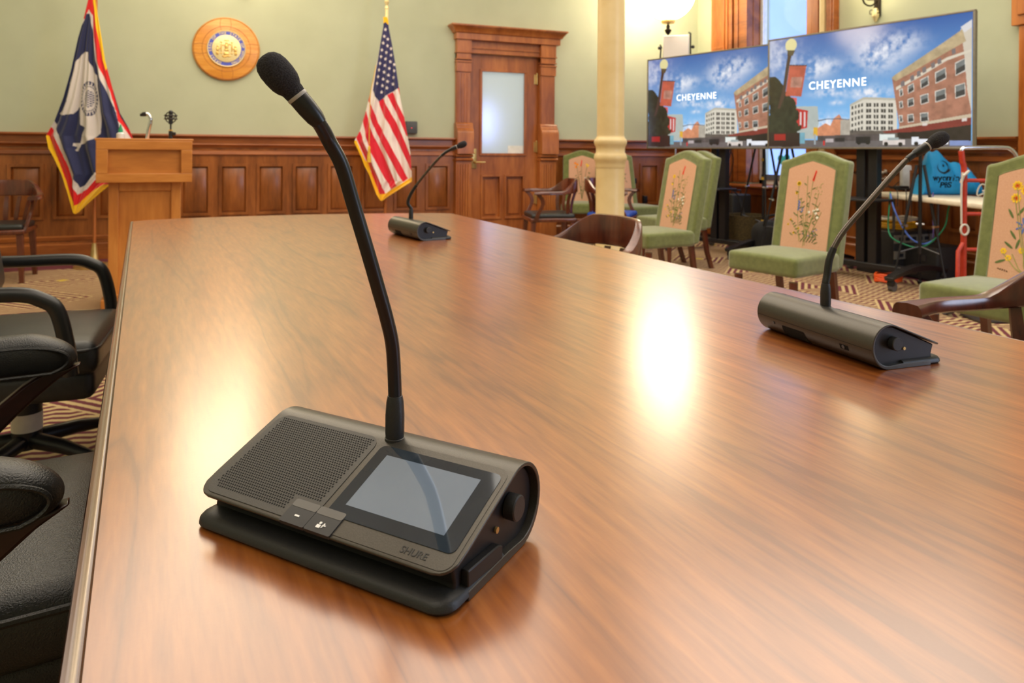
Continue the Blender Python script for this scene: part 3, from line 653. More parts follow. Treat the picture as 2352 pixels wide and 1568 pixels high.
def neck(root, pts, widths, metal_from=None, metal_to=None, head=None):
    """gooseneck along world points; root must already be placed"""
    Mi = (Matrix.Translation(root.location)@Matrix.Rotation(root.rotation_euler.z, 4, 'Z')).inverted()
    sp_ = smoothpath([Mi@p for p in pts], 8); n_ = len(sp_)
    ws = [widths[0]+(widths[1]-widths[0])*i/(n_-1) for i in range(n_)]
    mb = MB()
    if metal_from is None: mb.m('gooseneck_black').tube(sp_, ws, 14)
    else:
        a, b_ = int(n_*metal_from), int(n_*metal_to)
        mb.m('gooseneck_black').tube(sp_[:a+1], ws[:a+1], 14); mb.m('gooseneck_metal').tube(sp_[a:b_+1], [v*.86 for v in ws[a:b_+1]], 14); mb.m('gooseneck_black').tube(sp_[b_:], ws[b_:], 14)
    mb.build('gooseneck', None, root)
    # head continues along the last direction
    a = sp_[-1]; d_ = (sp_[-1]-sp_[-6]).normalized() if head is None else (Mi.to_3x3()@head).normalized()
    x_ = d_.orthogonal().normalized(); y_ = d_.cross(x_); Mh = frame(a, x_, y_, d_)
    mb = MB(); mb.lathe([(.006, -.004), (.0075, .002), (.0082, .012), (.0082, .022), (.0078, .024)], n=20, M=Mh); mc = mb.build('microphone_capsule', 'gooseneck_black', root)
    mb = MB(); mb.lathe([(.0084, .0225), (.0086, .0235), (.0086, .0248), (.0084, .0255)], n=20, M=Mh); tag(mb.build('ring', 'ring_grey', mc), 'pale ring around the capsule')
    mb = MB(); mb.lathe([(.0082, .0255), (.0086, .028), (.0088, .031), (.0108, .0345), (.0122, .039), (.0128, .046), (.0126, .053), (.0114, .0585), (.0088, .0625), (.005, .0648), (.0005, .0655)], n=32, M=Mh)
    tag(mb.build('foam_windscreen', 'foam', root), 'black foam ball')
u1 = make_unit('black desk microphone with grey screen, nearest on the table')
u2 = copy_thing(u1, label='black desk microphone seen from its back, on the table\'s right side')
u3 = copy_thing(u1, label='small black desk microphone at the far end of the table')
u1.location = (-.274-.0088, .632+.0048, TZ); u1.rotation_euler = (0, 0, math.radians(-28.6))
u2.location = (.6945, 1.149-.001, TZ); u2.rotation_euler = (0, 0, math.radians(109))
u3.location = (-.220, 2.705, TZ); u3.rotation_euler = (0, 0, math.radians(122.5))
def sock(u): return Matrix.Translation(u.location)@Matrix.Rotation(u.rotation_euler.z, 4, 'Z')@Vector((.142, .108, .1085))
def npts(u, lst, z1):
    s0 = sock(u); z0 = s0.y; out = [s0-Vector((0, 0, .01)), s0]
    for i, (x, y) in enumerate(lst): out.append(P(x, y, z0+(z1-z0)*(i+1)/len(lst)))
    return out
neck(u1, npts(u1, [(902, 800), (889, 735), (868, 660), (845, 580), (812, 470), (785, 380), (757, 326), (742, 297), (728, 275)], .585), (.0064, .0062), head=P(641, 172, .575)-P(728, 275, .585))
neck(u2, npts(u2, [(1900, 630), (1905, 596), (1919, 561), (1940, 528), (1990, 470), (2040, 413), (2080, 370), (2103, 352)], 1.27), (.0066, .0056), .42, .9, head=P(2160, 318, 1.27)-P(2103, 352, 1.27))
neck(u3, npts(u3, [(937, 466), (943, 447), (957, 425), (980, 396), (1005, 367), (1022, 351), (1036, 343)], 2.76), (.0068, .0058), .5, .8, head=P(1062, 332, 2.76)-P(1036, 343, 2.76))
# ================================================================ FLAGS
def inside(poly, X, Y):
    c = np.zeros(X.shape, bool); n_ = len(poly); j = n_-1
    for i in range(n_):
        xi, yi = poly[i]; xj, yj = poly[j]
        if yi != yj:
            k = ((yi > Y) != (yj > Y)) & (X < (xj-xi)*(Y-yi)/(yj-yi)+xi); c ^= k
        j = i
    return c
def colgrid(name, mt, nu, nv, posf, colf, parent, solid=.003):
    u = np.linspace(0, 1, nu); v = np.linspace(0, 1, nv); U, V = np.meshgrid(u, v)
    pos, X, Y = posf(U, V); cols = colf(X, Y)
    me = bpy.data.meshes.new(name); nverts = nu*nv
    idx = np.arange(nverts).reshape(nv, nu); fs = np.stack([idx[:-1, :-1], idx[1:, :-1], idx[1:, 1:], idx[:-1, 1:]], -1).reshape(-1, 4)
    me.from_pydata(pos.reshape(-1, 3).tolist(), [], fs.tolist())
    a = me.color_attributes.new('Col', 'FLOAT_COLOR', 'POINT'); cc = np.ones((nverts, 4), np.float32); cc[:, :3] = cols.reshape(-1, 3); a.data.foreach_set('color', cc.ravel())
    me.polygons.foreach_set('use_smooth', [True]*len(me.polygons)); me.materials.append(MATS[mt])
    o = bpy.data.objects.new(name, me); COL.objects.link(o); o.parent = parent
    if solid: q = o.modifiers.new('thick', 'SOLIDIFY'); q.thickness = solid
    return o
def L3(c): return np.array(lin(c)[:3])
def cloth_pos(Z, left, right, y0, y1, folds, amp, seed, org):
    def f(U, V):
        y = y0+(y1-y0)*V; xl = np.interp(y, [p[0] for p in left], [p[1] for p in left]); xr = np.interp(y, [p[0] for p in right], [p[1] for p in right])
        x = xl+(xr-xl)*U
        w_ = (xr-xl)/(max(p[1] for p in right)-min(p[1] for p in left))
        dep = amp*np.sin(2*PI*(folds*U+.25*np.sin(3*V+seed)))*(.35+.65*V)+.4*amp*np.sin(2*PI*(folds*2.3*U+seed+.6*V))
        dep = dep*np.clip(w_*1.6, .15, 1)
        # world (before origin shift) at depth Z+dep, keep the outline
        dx = (x-1176)/F; dy = (Y0-y)/F; Zd = Z+dep
        px = (dx-ROLL*dy)*Z; pz = (dy+ROLL*dx)*Z+EYE
        return np.stack([px-org[0], Zd-org[1], pz-org[2]], -1), x, y
    return f
# --- state flag (left)
Zw = 6.5; wp = PH(188, 608, 0); wpole = P(208, 20, Zw)
bx_, by_ = P(203, 600, Zw).x, Zw+.09
wf = thing('state_flag', (bx_, by_, 0), 'navy flag with white bison, red border and gold fringe behind the lectern', 'flag')
mb = MB(); mb.tube([(0, 0, .05), (.0, 0, 2.95)], .014, 12); mb.build('flag_pole', 'door_wood', wf)
mb = MB(); mb.lathe([(.17, 0), (.17, .012), (.12, .03), (.05, .04), (.035, .06), (.03, .14), (.022, .19), (.02, .22)]); mb.build('pole_base', 'brass', wf)
mb = MB(); mb.lathe([(.02, 2.93), (.03, 2.96), (.02, 2.99), (.03, 3.03), (.004, 3.16)]); mb.build('finial', 'brass', wf)
k = 3.4588
Lw = [(-60, 206), (0, 202), (43, 192), (87, 179), (162, 162), (223, 144), (277, 123), (312, 103), (340, 109), (361, 121), (400, 140), (440, 154), (470, 163), (488, 168), (491, 172)]
Rw = [(-60, 216), (0, 219), (38, 225), (90, 233), (139, 240), (200, 255), (260, 272), (295, 292), (312, 299), (330, 305), (400, 300), (415, 270), (427, 246), (445, 225), (470, 198), (488, 180), (491, 174)]
gold_, red_, white_, navy_ = L3((250, 200, 12)), L3((222, 24, 28)), L3((214, 206, 200)), L3((34, 40, 82))
bison = [(670, 410), (700, 415), (705, 480), (730, 530), (740, 570), (770, 600), (775, 700), (790, 850), (800, 960), (795, 1060), (740, 1105), (690, 1128), (640, 1148), (615, 1200), (585, 1197), (608, 1168), (570, 1158), (573, 1138), (635, 1138), (640, 1110), (650, 1060), (680, 1015), (635, 990), (630, 860), (615, 850), (600, 880), (580, 905), (490, 915), (458, 905), (480, 880), (515, 855), (540, 800), (530, 760), (560, 680), (545, 665), (560, 620), (600, 500), (640, 450)]
def wy_col(X, Y):
    x = X*k; y = Y*k; out = np.zeros(X.shape+(3,)); out[:] = navy_
    def F_(poly, c): out[inside(poly, x, y)] = c
    # right-hand borders
    F_([(690, -250), (780, -250), (765, 0), (790, 170), (830, 480), (880, 700), (945, 940), (1100, 1150), (1100, 1300), (960, 1100), (945, 990), (900, 850), (840, 720), (790, 600), (757, 480), (745, 330), (715, 110), (690, 110), (650, 200), (600, 0)], white_)
    F_([(600, -250), (800, -250), (765, 0), (790, 170), (835, 480), (885, 700), (945, 930), (1100, 1150), (1060, 1150), (960, 990), (935, 960), (868, 720), (800, 560), (765, 460), (748, 300), (735, 120), (705, 75), (672, 150), (640, 150), (600, 0)], red_)
    F_([(722, -250), (800, -250), (775, 0), (805, 170), (850, 520), (838, 560), (812, 470), (795, 400), (768, 230), (752, 100), (737, 0)], gold_)
    F_([(300, 950), (400, 900), (425, 965), (500, 1150), (560, 1290), (590, 1400), (633, 1491), (680, 1460), (760, 1375), (1100, 1200), (1100, 1800), (300, 1800)], white_)
    F_([(300, 980), (400, 1010), (470, 1170), (540, 1330), (575, 1460), (616, 1546), (700, 1500), (760, 1430), (1100, 1250), (1100, 1800), (300, 1800)], red_)
    F_([(300, 1075), (372, 1075), (440, 1250), (520, 1450), (588, 1636), (640, 1610), (720, 1520), (830, 1465), (1100, 1440), (1100, 1800), (300, 1800)], gold_)
    F_(bison, white_)
    cx, cy_ = 708, 785; rr = np.sqrt(((x-cx)/68)**2+((y-cy_)/140)**2)
    ring = ((rr < 1) & (rr > .78)); th_ = np.arctan2((y-cy_)/140, (x-cx)/68)
    out[ring & (np.sin(th_*26) > -.2)] = navy_; out[(rr < .97) & (rr > .93)] = navy_; out[(rr < .72) & (rr > .68)] = navy_
    out[(rr < .5) & (np.sin(y*.35)*np.sin(x*.25) > .1)] = navy_*1.5
    return out
colgrid('flag_cloth', 'flag_cloth', 190, 420, cloth_pos(Zw-.03, Lw, Rw, -60, 491, 3.2, .027, .6, (bx_, by_, 0)), wy_col, wf)
# --- national flag
Zu = 7.75; q0 = P(886, 30, Zu); ux, uy = q0.x, Zu+.06
uf = thing('national_flag', (ux, uy, 0), 'red and white striped flag with white stars and gold fringe', 'flag')
mb = MB(); mb.tube([(0, 0, .05), (0, 0, 2.55)], .015, 12); mb.build('flag_pole', 'door_wood', uf)
mb = MB(); mb.lathe([(.017, 2.50), (.017, 2.62), (.022, 2.625), (.022, 2.64), (.012, 2.66), (.028, 2.70), (.012, 2.73), (.04, 2.78), (.05, 2.84), (.02, 2.92)]); tag(mb.build('finial', 'pale_gold', uf), 'gold pole top')
mb = MB(); mb.lathe([(.17, 0), (.17, .012), (.12, .03), (.05, .04), (.035, .06), (.03, .14), (.022, .19)]); mb.build('pole_base', 'brass', uf)
ku = 3.1352
def U2(x, y): return (780+x/ku, y/ku)
Lu = [(39, 880), (46, 881), (60, 880.5), (96, 874), (130, 868), (170, 859), (184, 857), (220, 848), (260, 838), (300, 826), (322, 814), (327, 813), (360, 829), (383, 838), (400, 848), (446, 865), (456, 871), (461, 875)]
Ru = [(39, 889), (46, 891.5), (64, 893), (100, 900), (147, 908), (200, 916), (223, 919), (260, 927), (293, 933), (351, 943), (400, 946), (416, 946.5), (425, 932), (440, 908), (452, 889), (461, 878)]
stars = [(330, 212), (322, 262), (348, 282), (314, 310), (345, 330), (305, 360), (370, 350), (337, 378), (299, 408), (371, 396), (331, 424), (292, 457), (365, 444), (326, 471), (285, 504), (358, 492), (395, 465), (320, 519), (392, 510), (352, 541), (278, 552), (388, 557), (313, 569), (347, 587), (271, 601), (383, 605), (308, 616), (342, 634), (301, 663)]
def us_col(X, Y):
    x = (X-780)*ku; y = Y*ku; out = np.zeros(X.shape+(3,)); wh = L3((232, 222, 218)); rd_ = L3((214, 24, 48)); bl = L3((44, 42, 92)); out[:] = wh
    def F_(poly, c): out[inside(poly, x, y)] = c
    F_([(418, 630), (440, 620), (452, 700), (438, 700)], rd_)
    F_([(343, 685), (383, 662), (405, 720), (440, 790), (475, 860), (500, 960), (492, 985), (478, 970), (440, 880), (400, 800)], rd_)
    F_([(278, 728), (312, 708), (350, 780), (400, 870), (450, 970), (495, 1080), (530, 1160), (530, 1245), (505, 1205), (460, 1110), (410, 1010), (360, 900), (310, 820)], rd_)
    F_([(220, 745), (245, 790), (275, 880), (335, 990), (390, 1090), (440, 1190), (490, 1285), (455, 1312), (415, 1240), (350, 1120), (290, 1010), (240, 900), (220, 830)], rd_)
    F_([(160, 805), (190, 798), (212, 880), (240, 970), (290, 1070), (345, 1180), (412, 1338), (370, 1362), (330, 1290), (270, 1180), (222, 1090), (190, 980), (165, 870)], rd_)
    F_([(120, 960), (148, 945), (165, 1000), (205, 1090), (240, 1190), (280, 1280), (330, 1398), (290, 1420), (250, 1330), (222, 1230), (190, 1160), (160, 1090), (120, 1000)], rd_)
    F_([(205, 660), (224, 655), (222, 750), (200, 720)], rd_)
    F_([(300, 100), (360, 100), (378, 300), (405, 470), (427, 633), (350, 678), (283, 731), (255, 690), (240, 650), (250, 580), (275, 420), (295, 300)], bl)
    for (sx, sy) in stars:
        F_([(sx+(15 if q_ % 2 == 0 else 6.6)*.85*math.cos(PI/2+q_*PI/5+PI+.12), sy+(15 if q_ % 2 == 0 else 6.6)*math.sin(PI/2+q_*PI/5+PI+.12)) for q_ in range(10)], wh)
    g = L3((248, 196, 14))
    F_([(300, 100), (360, 100), (352, 180), (330, 158), (312, 172)], g)
    F_([(90, 1010), (120, 1010), (180, 1150), (205, 1180), (222, 1235), (262, 1340), (290, 1398), (320, 1398), (400, 1350), (470, 1305), (540, 1262), (540, 1500), (200, 1500), (90, 1100)], g)
    return out
ucl = colgrid('flag_cloth', 'flag_cloth', 220, 620, cloth_pos(Zu-.02, Lu, Ru, 39, 461, 2.6, .028, .2, (ux, uy, 0)), us_col, uf)
mb = MB(); pts = [P(780+x/ku, y/ku, Zu-.09)-Vector((ux, uy, 0)) for x, y in ((262, 470), (245, 560), (222, 680), (216, 850), (213, 1040))]
mb.m('tie_yellow').tube(smoothpath(pts), .004, 8); e_ = pts[-1]; mb.lathe([(.004, .05), (.014, .03), (.012, 0), (.02, -.06), (.024, -.13)], tuple(e_-Vector((0, 0, .06))), 12); tag(mb.build('cord_tassel', None, uf), 'gold cord with tassel')
# ================================================================ LECTERN
lc = P(221, 340, 4.75)+Vector((math.cos(math.radians(25)), math.sin(math.radians(25)), 0))*.29; le = thing('lectern', (lc.x, lc.y, 0), 'light oak lectern standing past the far end of the table', 'lectern', math.radians(25))
mb = MB(); mb.m('oak')
w2 = .29; zt, zb = 1.158, .862
mb.bx((-w2, 0, zb), (w2, .46, zt-.015))
mb.bx((-w2, -.03, zb), (w2, 0, zb+.06)); mb.bx((-w2, -.03, zt-.075), (w2, 0, zt-.015)); mb.bx((-w2, -.03, zb+.06), (-w2+.07, 0, zt-.075)); mb.bx((w2-.07, -.03, zb+.06), (w2, 0, zt-.075)); mb.build('desk_box', None, le, .003)
mb = MB(); mb.bx((-w2-.008, -.028, zt-.015), (w2+.008, .47, zt)); mb.build('desk_top', 'oak', le, .004)
mb = MB(); mb.m('oak_up'); cx_ = .0; c2 = .22
mb.bx((cx_-c2+.02, .05, .08), (cx_+c2-.02, .42, zb)); mb.bx((cx_-c2, .03, .08), (cx_-c2+.06, .43, zb)); mb.bx((cx_+c2-.06, .03, .08), (cx_+c2, .43, zb)); mb.bx((cx_-c2+.06, .035, zb-.06), (cx_+c2-.06, .05, zb)); mb.build('pedestal', None, le, .003)
mb = MB(); mb.bx((cx_-c2-.04, .0, .0), (cx_+c2+.04, .48, .08)); mb.bx((cx_-c2-.02, .015, .08), (cx_+c2+.02, .46, .11)); mb.build('base', 'oak', le, .006)
def lp_(x, y, Z): return P(x, y, Z)
# silver gooseneck microphone on lectern
q = P(338, 316, 5.1); ml = thing('lectern_microphone', (q.x, q.y, zt), 'silver gooseneck microphone with black tip on the lectern', 'microphone')
mb = MB(); pts = [P(x, y, 5.1)-ml.location for x, y in ((338, 319), (341, 300), (345, 283), (346, 272), (342, 264), (336, 261))]; pts[0].z = 0.001; mb.tube(smoothpath(pts), [.013]*13+[.012]*(len(smoothpath(pts))-13), 10); mb.build('gooseneck', 'chrome', ml)
mb = MB(); e_ = P(332, 262, 5.1)-ml.location; mb.ball(tuple(e_), (.022, .02, .016)); mb.rbox(tuple(e_+Vector((-.012, 0, -.006))), (.03, .03, .02), .004); mb.build('microphone_head', 'fabric_black', ml)
q = P(392, 316, 5.2); ms_ = thing('shock_mount_microphone', (q.x, q.y, zt), 'black microphone in round shock mount on the lectern', 'microphone')
mb = MB(); mb.m('stand_black'); mb.tube([(0, 0, 0.001), (0, 0, .06)], .014); mb.tube([(0, 0, .05), (.0, 0, .11)], .006); mb.rbox((.015, 0, .04), (.04, .02, .025), .004); mb.m('tie_yellow'); mb.tube([(0, 0, .063), (0, 0, .068)], .015); mb.build('stand', None, ms_)
mb = MB(); zc = .16
for (ax, rr, dz) in ((0, .042, .012), (0, .042, -.012), (1, .040, 0)):
    pts = [((rr*math.cos(a), 0, rr*math.sin(a)) if ax else (rr*math.cos(a), rr*math.sin(a), dz)) for a in [2*PI*i/28 for i in range(28)]]
    mb.tube([(x_, y_, z_+zc) for x_, y_, z_ in pts], .004, 6, closed=True)
for i in range(6):
    a = 2*PI*i/6; mb.tube([(.042*math.cos(a), .042*math.sin(a), zc+.02), (.012*math.cos(a+.5), .012*math.sin(a+.5), zc-.02)], .002, 6)
mb.build('shock_mount', 'stand_black', ms_)
mb = MB(); mb.tube([(0, 0, zc-.05), (0, 0, zc+.03)], .014); mb.ball((0, 0, zc+.035), .016); mb.build('capsule', 'stand_black', ms_)
q = P(277, 316, 5.0); bo = thing('sanitiser_bottle', (q.x, q.y, zt), 'clear bottle with green nozzle on the lectern', 'bottle')
mb = MB(); mb.lathe([(.026, .0005), (.027, .01), (.026, .035), (.012, .045), (.012, .05)]); mb.build('body', 'bottle_clear', bo)
mb = MB(); mb.lathe([(.014, .045), (.014, .06), (.008, .08), (.004, .1)]); mb.build('cap', 'bottle_green', bo)
# ================================================================ CHAIRS
def bankers_chair(label, seat='leather_seat'):
    r = thing('wooden_armchair', (0, 0, 0), label, 'chair', 0, 'wooden barrel armchairs')
    # rail: from left arm tip round the back to right arm tip; x forward
    pts = []; K = 41
    for i in range(K):
        t_ = -1+2*i/(K-1); s__ = abs(t_)
        if s__ > .62: f_ = (s__-.62)/.38; x = -.02+.25*f_; y = .285-.0*f_+.015*math.sin(f_*PI)
        else: a = s__/.62*PI/2; x = -.02-.235*math.cos(a); y = .285*math.sin(a)
        y = y*(1 if t_ > 0 else -1)
        h = 1-min(1, max(0, (s__-.22)/.36)); h = h*h*(3-2*h)     # crest height factor
        top = .70+.115*h; bot = .665+.015*h
        wide = .030*h+.058*(1-h)
        if s__ > .85: wide += .022*((s__-.85)/.15)
        pts.append((x, y, top, bot, wide))
    rs = []
    for i, (x, y, top, bot, wd) in enumerate(pts):
        a = pts[max(0, i-1)]; b_ = pts[min(K-1, i+1)]; tn = Vector((b_[0]-a[0], b_[1]-a[1], 0)).normalized(); nn = Vector((tn.y, -tn.x, 0))
        c = Vector((x, y, 0)); q = wd/2; lean = nn*(.02 if top > .75 else 0)
        e1 = .005
        rs.append([c+nn*q+Vector((0, 0, bot+e1)), c+nn*(q-e1)+Vector((0, 0, bot)), c-nn*(q-e1)+Vector((0, 0, bot)), c-nn*q+Vector((0, 0, bot+e1)), c-nn*q*.9+lean*0+Vector((0, 0, top-.012)), c-nn*(q*.7)+Vector((0, 0, top-.003)), c+Vector((0, 0, top)), c+nn*(q*.7)+Vector((0, 0, top-.003)), c+nn*q*.9+Vector((0, 0, top-.012))])
    mb = MB(); mb.rings(rs); mb.build('crest_and_arms', 'chair_wood', r)
    for i in range(7):
        a = (-60+20*i)*PI/180; x = -.02-.232*math.cos(a); y = .282*math.sin(a); xb = -.02-.20*math.cos(a*.9); yb = .19*math.sin(a)/math.sin(PI/3)*.95
        n2 = Vector((math.cos(a), -math.sin(a), 0)).normalized(); td = Vector((n2.y, -n2.x, 0))
        rs = []
        for j in range(7):
            f_ = j/6; c = Vector((xb+(x-xb)*f_+.018*math.sin(f_*PI), yb+(y-yb)*f_, .42+(.675-.42)*f_)); wq = .014+.004*math.sin(f_*PI)
            rs.append([c+td*wq+n2*.005, c+td*wq-n2*.005, c-td*wq-n2*.005, c-td*wq+n2*.005])
        mb = MB(); mb.rings(rs, smooth=False); mb.build('slat', 'chair_wood', r)
    for sg in (-1, 1):
        mb = MB(); rs = []
        for j in range(9):
            f_ = j/8; c = Vector((.20-.05*math.sin(f_*PI)*1.0+.02*math.sin(f_*2*PI), sg*(.225+.06*f_), .40+.275*f_)); wq = .026-.008*math.sin(f_*PI)
            rs.append([c+Vector((wq, .012, 0)), c+Vector((wq, -.012, 0)), c+Vector((-wq, -.012, 0)), c+Vector((-wq, .012, 0))])
        mb.rings(rs, smooth=False); mb.build('arm_support', 'chair_wood', r, .003)
    mb = MB(); mb.rbox((.02, 0, .41), (.47, .47, .04), .012); mb.build('seat', 'chair_wood', r)
    mb = MB(); mb.rbox((.02, 0, .447), (.44, .44, .05), .02, puff=.01); mb.build('seat_pad', seat, r)
    for sx, sy in ((1, 1), (1, -1), (-1, 1), (-1, -1)):
        mb = MB(); rs = []
        for f_, wq in ((0, .017), (.5, .02), (1, .024)):
            c = Vector((.02+sx*(.22-.02*f_), sy*(.22-.02*f_), .39*f_)); rs.append([c+Vector((wq, wq, 0)), c+Vector((-wq, wq, 0)), c+Vector((-wq, -wq, 0)), c+Vector((wq, -wq, 0))])
        mb.rings(rs, smooth=False); mb.build('leg', 'chair_wood', r, .003)
    for sy in (-1, 1):
        mb = MB(); mb.bx((-.18, sy*.212-.009, .15), (.22, sy*.212+.009, .18)); mb.build('stretcher', 'chair_wood', r)
    return r
def face(o, pos, deg): o.location = (pos[0], pos[1], 0); o.rotation_euler = (0, 0, math.radians(deg))
b1 = bankers_chair('glossy dark wooden armchair tucked against the far right edge of the table')
b2 = copy_thing(b1, label='dark wooden armchair with black pad beside the panelled door')
b3 = copy_thing(b1, label='wooden armchair at far left near the navy flag')
b4 = copy_thing(b1, label='wooden armchair cut by the right edge of the photograph, against the table')
b5 = bankers_chair('wooden armchair with blue seat pad behind the cream column', 'blue_cushion')
q = P(1418, 498, 3.1); face(b1, (q.x-.20, q.y-.10), 206)
q = P(2400, 640, 1.98); face(b4, (q.x-.105, q.y-.26), 202)
q = P(1270, 405, 7.3); face(b2, (q.x-.02, q.y), 190)
q = P(66, 405, 6.2); face(b3, (q.x-.06, q.y-.28), -68)
q = P(1405, 405, 7.4); face(b5, (q.x, q.y+.05), -20)
# ---- green upholstered chairs
def flowers(mb, x):
    def blob(m_, y, z, r_, rz=None, rot=0):
        rz = rz or r_; vs = []; n_ = 8
        for i in range(n_):
            a = 2*PI*i/n_; u, v = r_*math.cos(a), rz*math.sin(a); vs.append((x, y+u*math.cos(rot)-v*math.sin(rot), z+u*math.sin(rot)+v*math.cos(rot)))
        vs2 = [(x-.003, b, c) for _, b, c in vs]; mb.m(m_).add(vs+vs2, [tuple(range(n_)), tuple(range(2*n_-1, n_-1, -1))]+[(i, (i+1) % n_, (i+1) % n_+n_, i+n_) for i in range(n_)])
    def stem(m_, pts, r_=.0016): mb.m(m_).tube([(x, a, b) for a, b in pts], r_, 5)
    return blob, stem
def bouquet(x, kind):
    """small stitched flowers at (y, z) on the panel; z runs 0 at seat to .56 at the arch"""
    mb = MB(); blob, stem = flowers(mb, x); R_ = random.Random(kind)
    if kind == 0:
        for (y0_, z0_, y1_, z1_) in ((.0, .02, -.02, .46), (.01, .03, .02, .43), (-.03, .05, -.075, .40), (.0, .06, .07, .36), (-.02, .06, -.10, .17), (.02, .05, .10, .24), (.0, .10, -.05, .32), (.01, .08, .085, .30)):
            my = (y0_+y1_)/2+R_.uniform(-.012, .012); stem('thread_lightgreen', [(y0_, z0_), (my, (z0_+z1_)/2), (y1_, z1_)], .0014)
            for f_ in (.3, .45, .6, .75, .88):
                yy = y0_+(y1_-y0_)*f_; zz = z0_+(z1_-z0_)*f_; sd = R_.choice((-1, 1)); blob('thread_green', yy+sd*.012, zz, .013, .0032, sd*R_.uniform(.3, .9))
        for i in range(7): blob('thread_red', .022+i*.0022, .435+i*.009, .0075-.0006*i, .009, .4)
        for (yy, zz, r_) in ((-.075, .41, .016), (-.085, .35, .010), (-.105, .18, .008), (-.075, .10, .008), (-.045, .13, .008), (-.12, .15, .007)):
            for j in range(6): blob('thread_yellow', yy+r_*.55*math.cos(j*PI/3), zz+r_*.55*math.sin(j*PI/3), r_*.45)
            blob('thread_yellow', yy, zz, r_*.4)
        for j in range(7): blob('thread_blue', -.062+.006*(j % 2), .245+j*.009, .007, .005)
        for j in range(4): blob('thread_blue', -.035+.006*(j % 2), .235+j*.008, .006, .005)
        for (yy, zz) in ((.05, .245), (.07, .255), (.062, .23), (.078, .205), (.015, .235)):
            blob('thread_white', yy, zz, .010, .008)
        for (yy, zz) in ((.06, .12), (.03, .09), (-.01, .10), (.08, .13), (.07, .095)): blob('thread_blue', yy, zz, .005, .003)
        for j in range(14): yy = R_.uniform(.04, .1); blob('thread_lightgreen', yy, .34+R_.uniform(0, .08), .006, .0018, R_.uniform(.3, 1.4))
        for j in range(16): blob('thread_green', R_.uniform(-.10, .09), R_.uniform(.04, .22), .015, .003, R_.uniform(-1.2, 1.2))
        for j in range(5): stem('thread_green', [(-.02+.02*j, .05), (-.01+.02*j+.012, .085), (.0+.02*j-.01, .12)], .0022)
    elif kind == 1:
        for (y1_, z1_) in ((-.07, .45), (-.035, .43), (-.075, .395), (.04, .33), (-.10, .13), (-.06, .13), (-.01, .16), (.08, .30)):
            stem('thread_lightgreen', [(.02, .03), (y1_*.4, z1_*.5), (y1_, z1_)], .0018)
        for (yy, zz) in ((-.07, .455), (-.03, .435), (-.07, .395)):
            for j in range(9): blob('thread_yellow', yy+.016*math.cos(j*2*PI/9), zz+.016*math.sin(j*2*PI/9), .0085, .006, j*2*PI/9)
            blob('thread_orange', yy, zz, .014); blob('thread_red', yy, zz, .007)
        for (yy, zz) in ((-.10, .14), (-.075, .11), (-.02, .15), (.07, .16), (.09, .12)):
            for j in range(6): blob('thread_yellow', yy+.009*math.cos(j*PI/3), zz+.009*math.sin(j*PI/3), .006)
        for j in range(7): blob('thread_blue', -.02+.024*math.cos(j*.9), .265+.024*math.sin(j*.9), .018, .005, j*.9)
        for (yy, zz, rot) in ((-.085, .32, 2.1), (-.04, .335, 1.0), (-.065, .22, 2.2), (-.04, .18, 1.3), (-.08, .17, 2.5), (.0, .20, 1.6), (.05, .2, 1.0), (-.11, .09, .4), (.02, .08, 2.4), (.06, .07, .6)): blob('thread_green', yy, zz, .026, .006, rot)
        for j in range(5): blob('thread_brown', -.115+.01*j, .055-.002*j, .005, .003, .6*j)
    else:
        for (y1_, z1_) in ((-.07, .44), (-.01, .45), (.06, .43), (-.05, .30), (.05, .28)):
            stem('thread_green', [(.0, .03), (y1_*.4, z1_*.5), (y1_, z1_)], .002)
        for (yy, zz) in ((-.085, .46), (-.06, .445), (-.075, .415)):
            blob('thread_orange', yy, zz, .014); blob('thread_yellow', yy+.008, zz-.006, .008)
        for i in range(6): blob('thread_red', -.015+i*.002, .43+i*.012, .008-.0006*i, .010, .2)
        for (yy, zz) in ((.055, .445), (.075, .435), (.06, .42)): blob('thread_yellow', yy, zz, .011)
        for j in range(16): blob('thread_green', R_.uniform(-.09, .09), R_.uniform(.06, .36), .016, .0035, R_.uniform(-1.2, 1.2))
        for j in range(4): blob('thread_white', .04+R_.uniform(-.02, .02), .27+R_.uniform(-.02, .02), .009)
    return mb
BW = .235
def arch(w, z0, zs, zp, n=14, pointy=0):
    out = [(-w, z0), (w, z0), (w, zs)]
    for i in range(1, n):
        f_ = i/n; y = w-2*w*f_; s__ = 1-abs(y)/w
        z = zs+(zp-zs)*((s__*s__*(3-2*s__))**.9 if not pointy else s__**.75)
        out.append((y, z))
    out.append((-w, zs)); return out
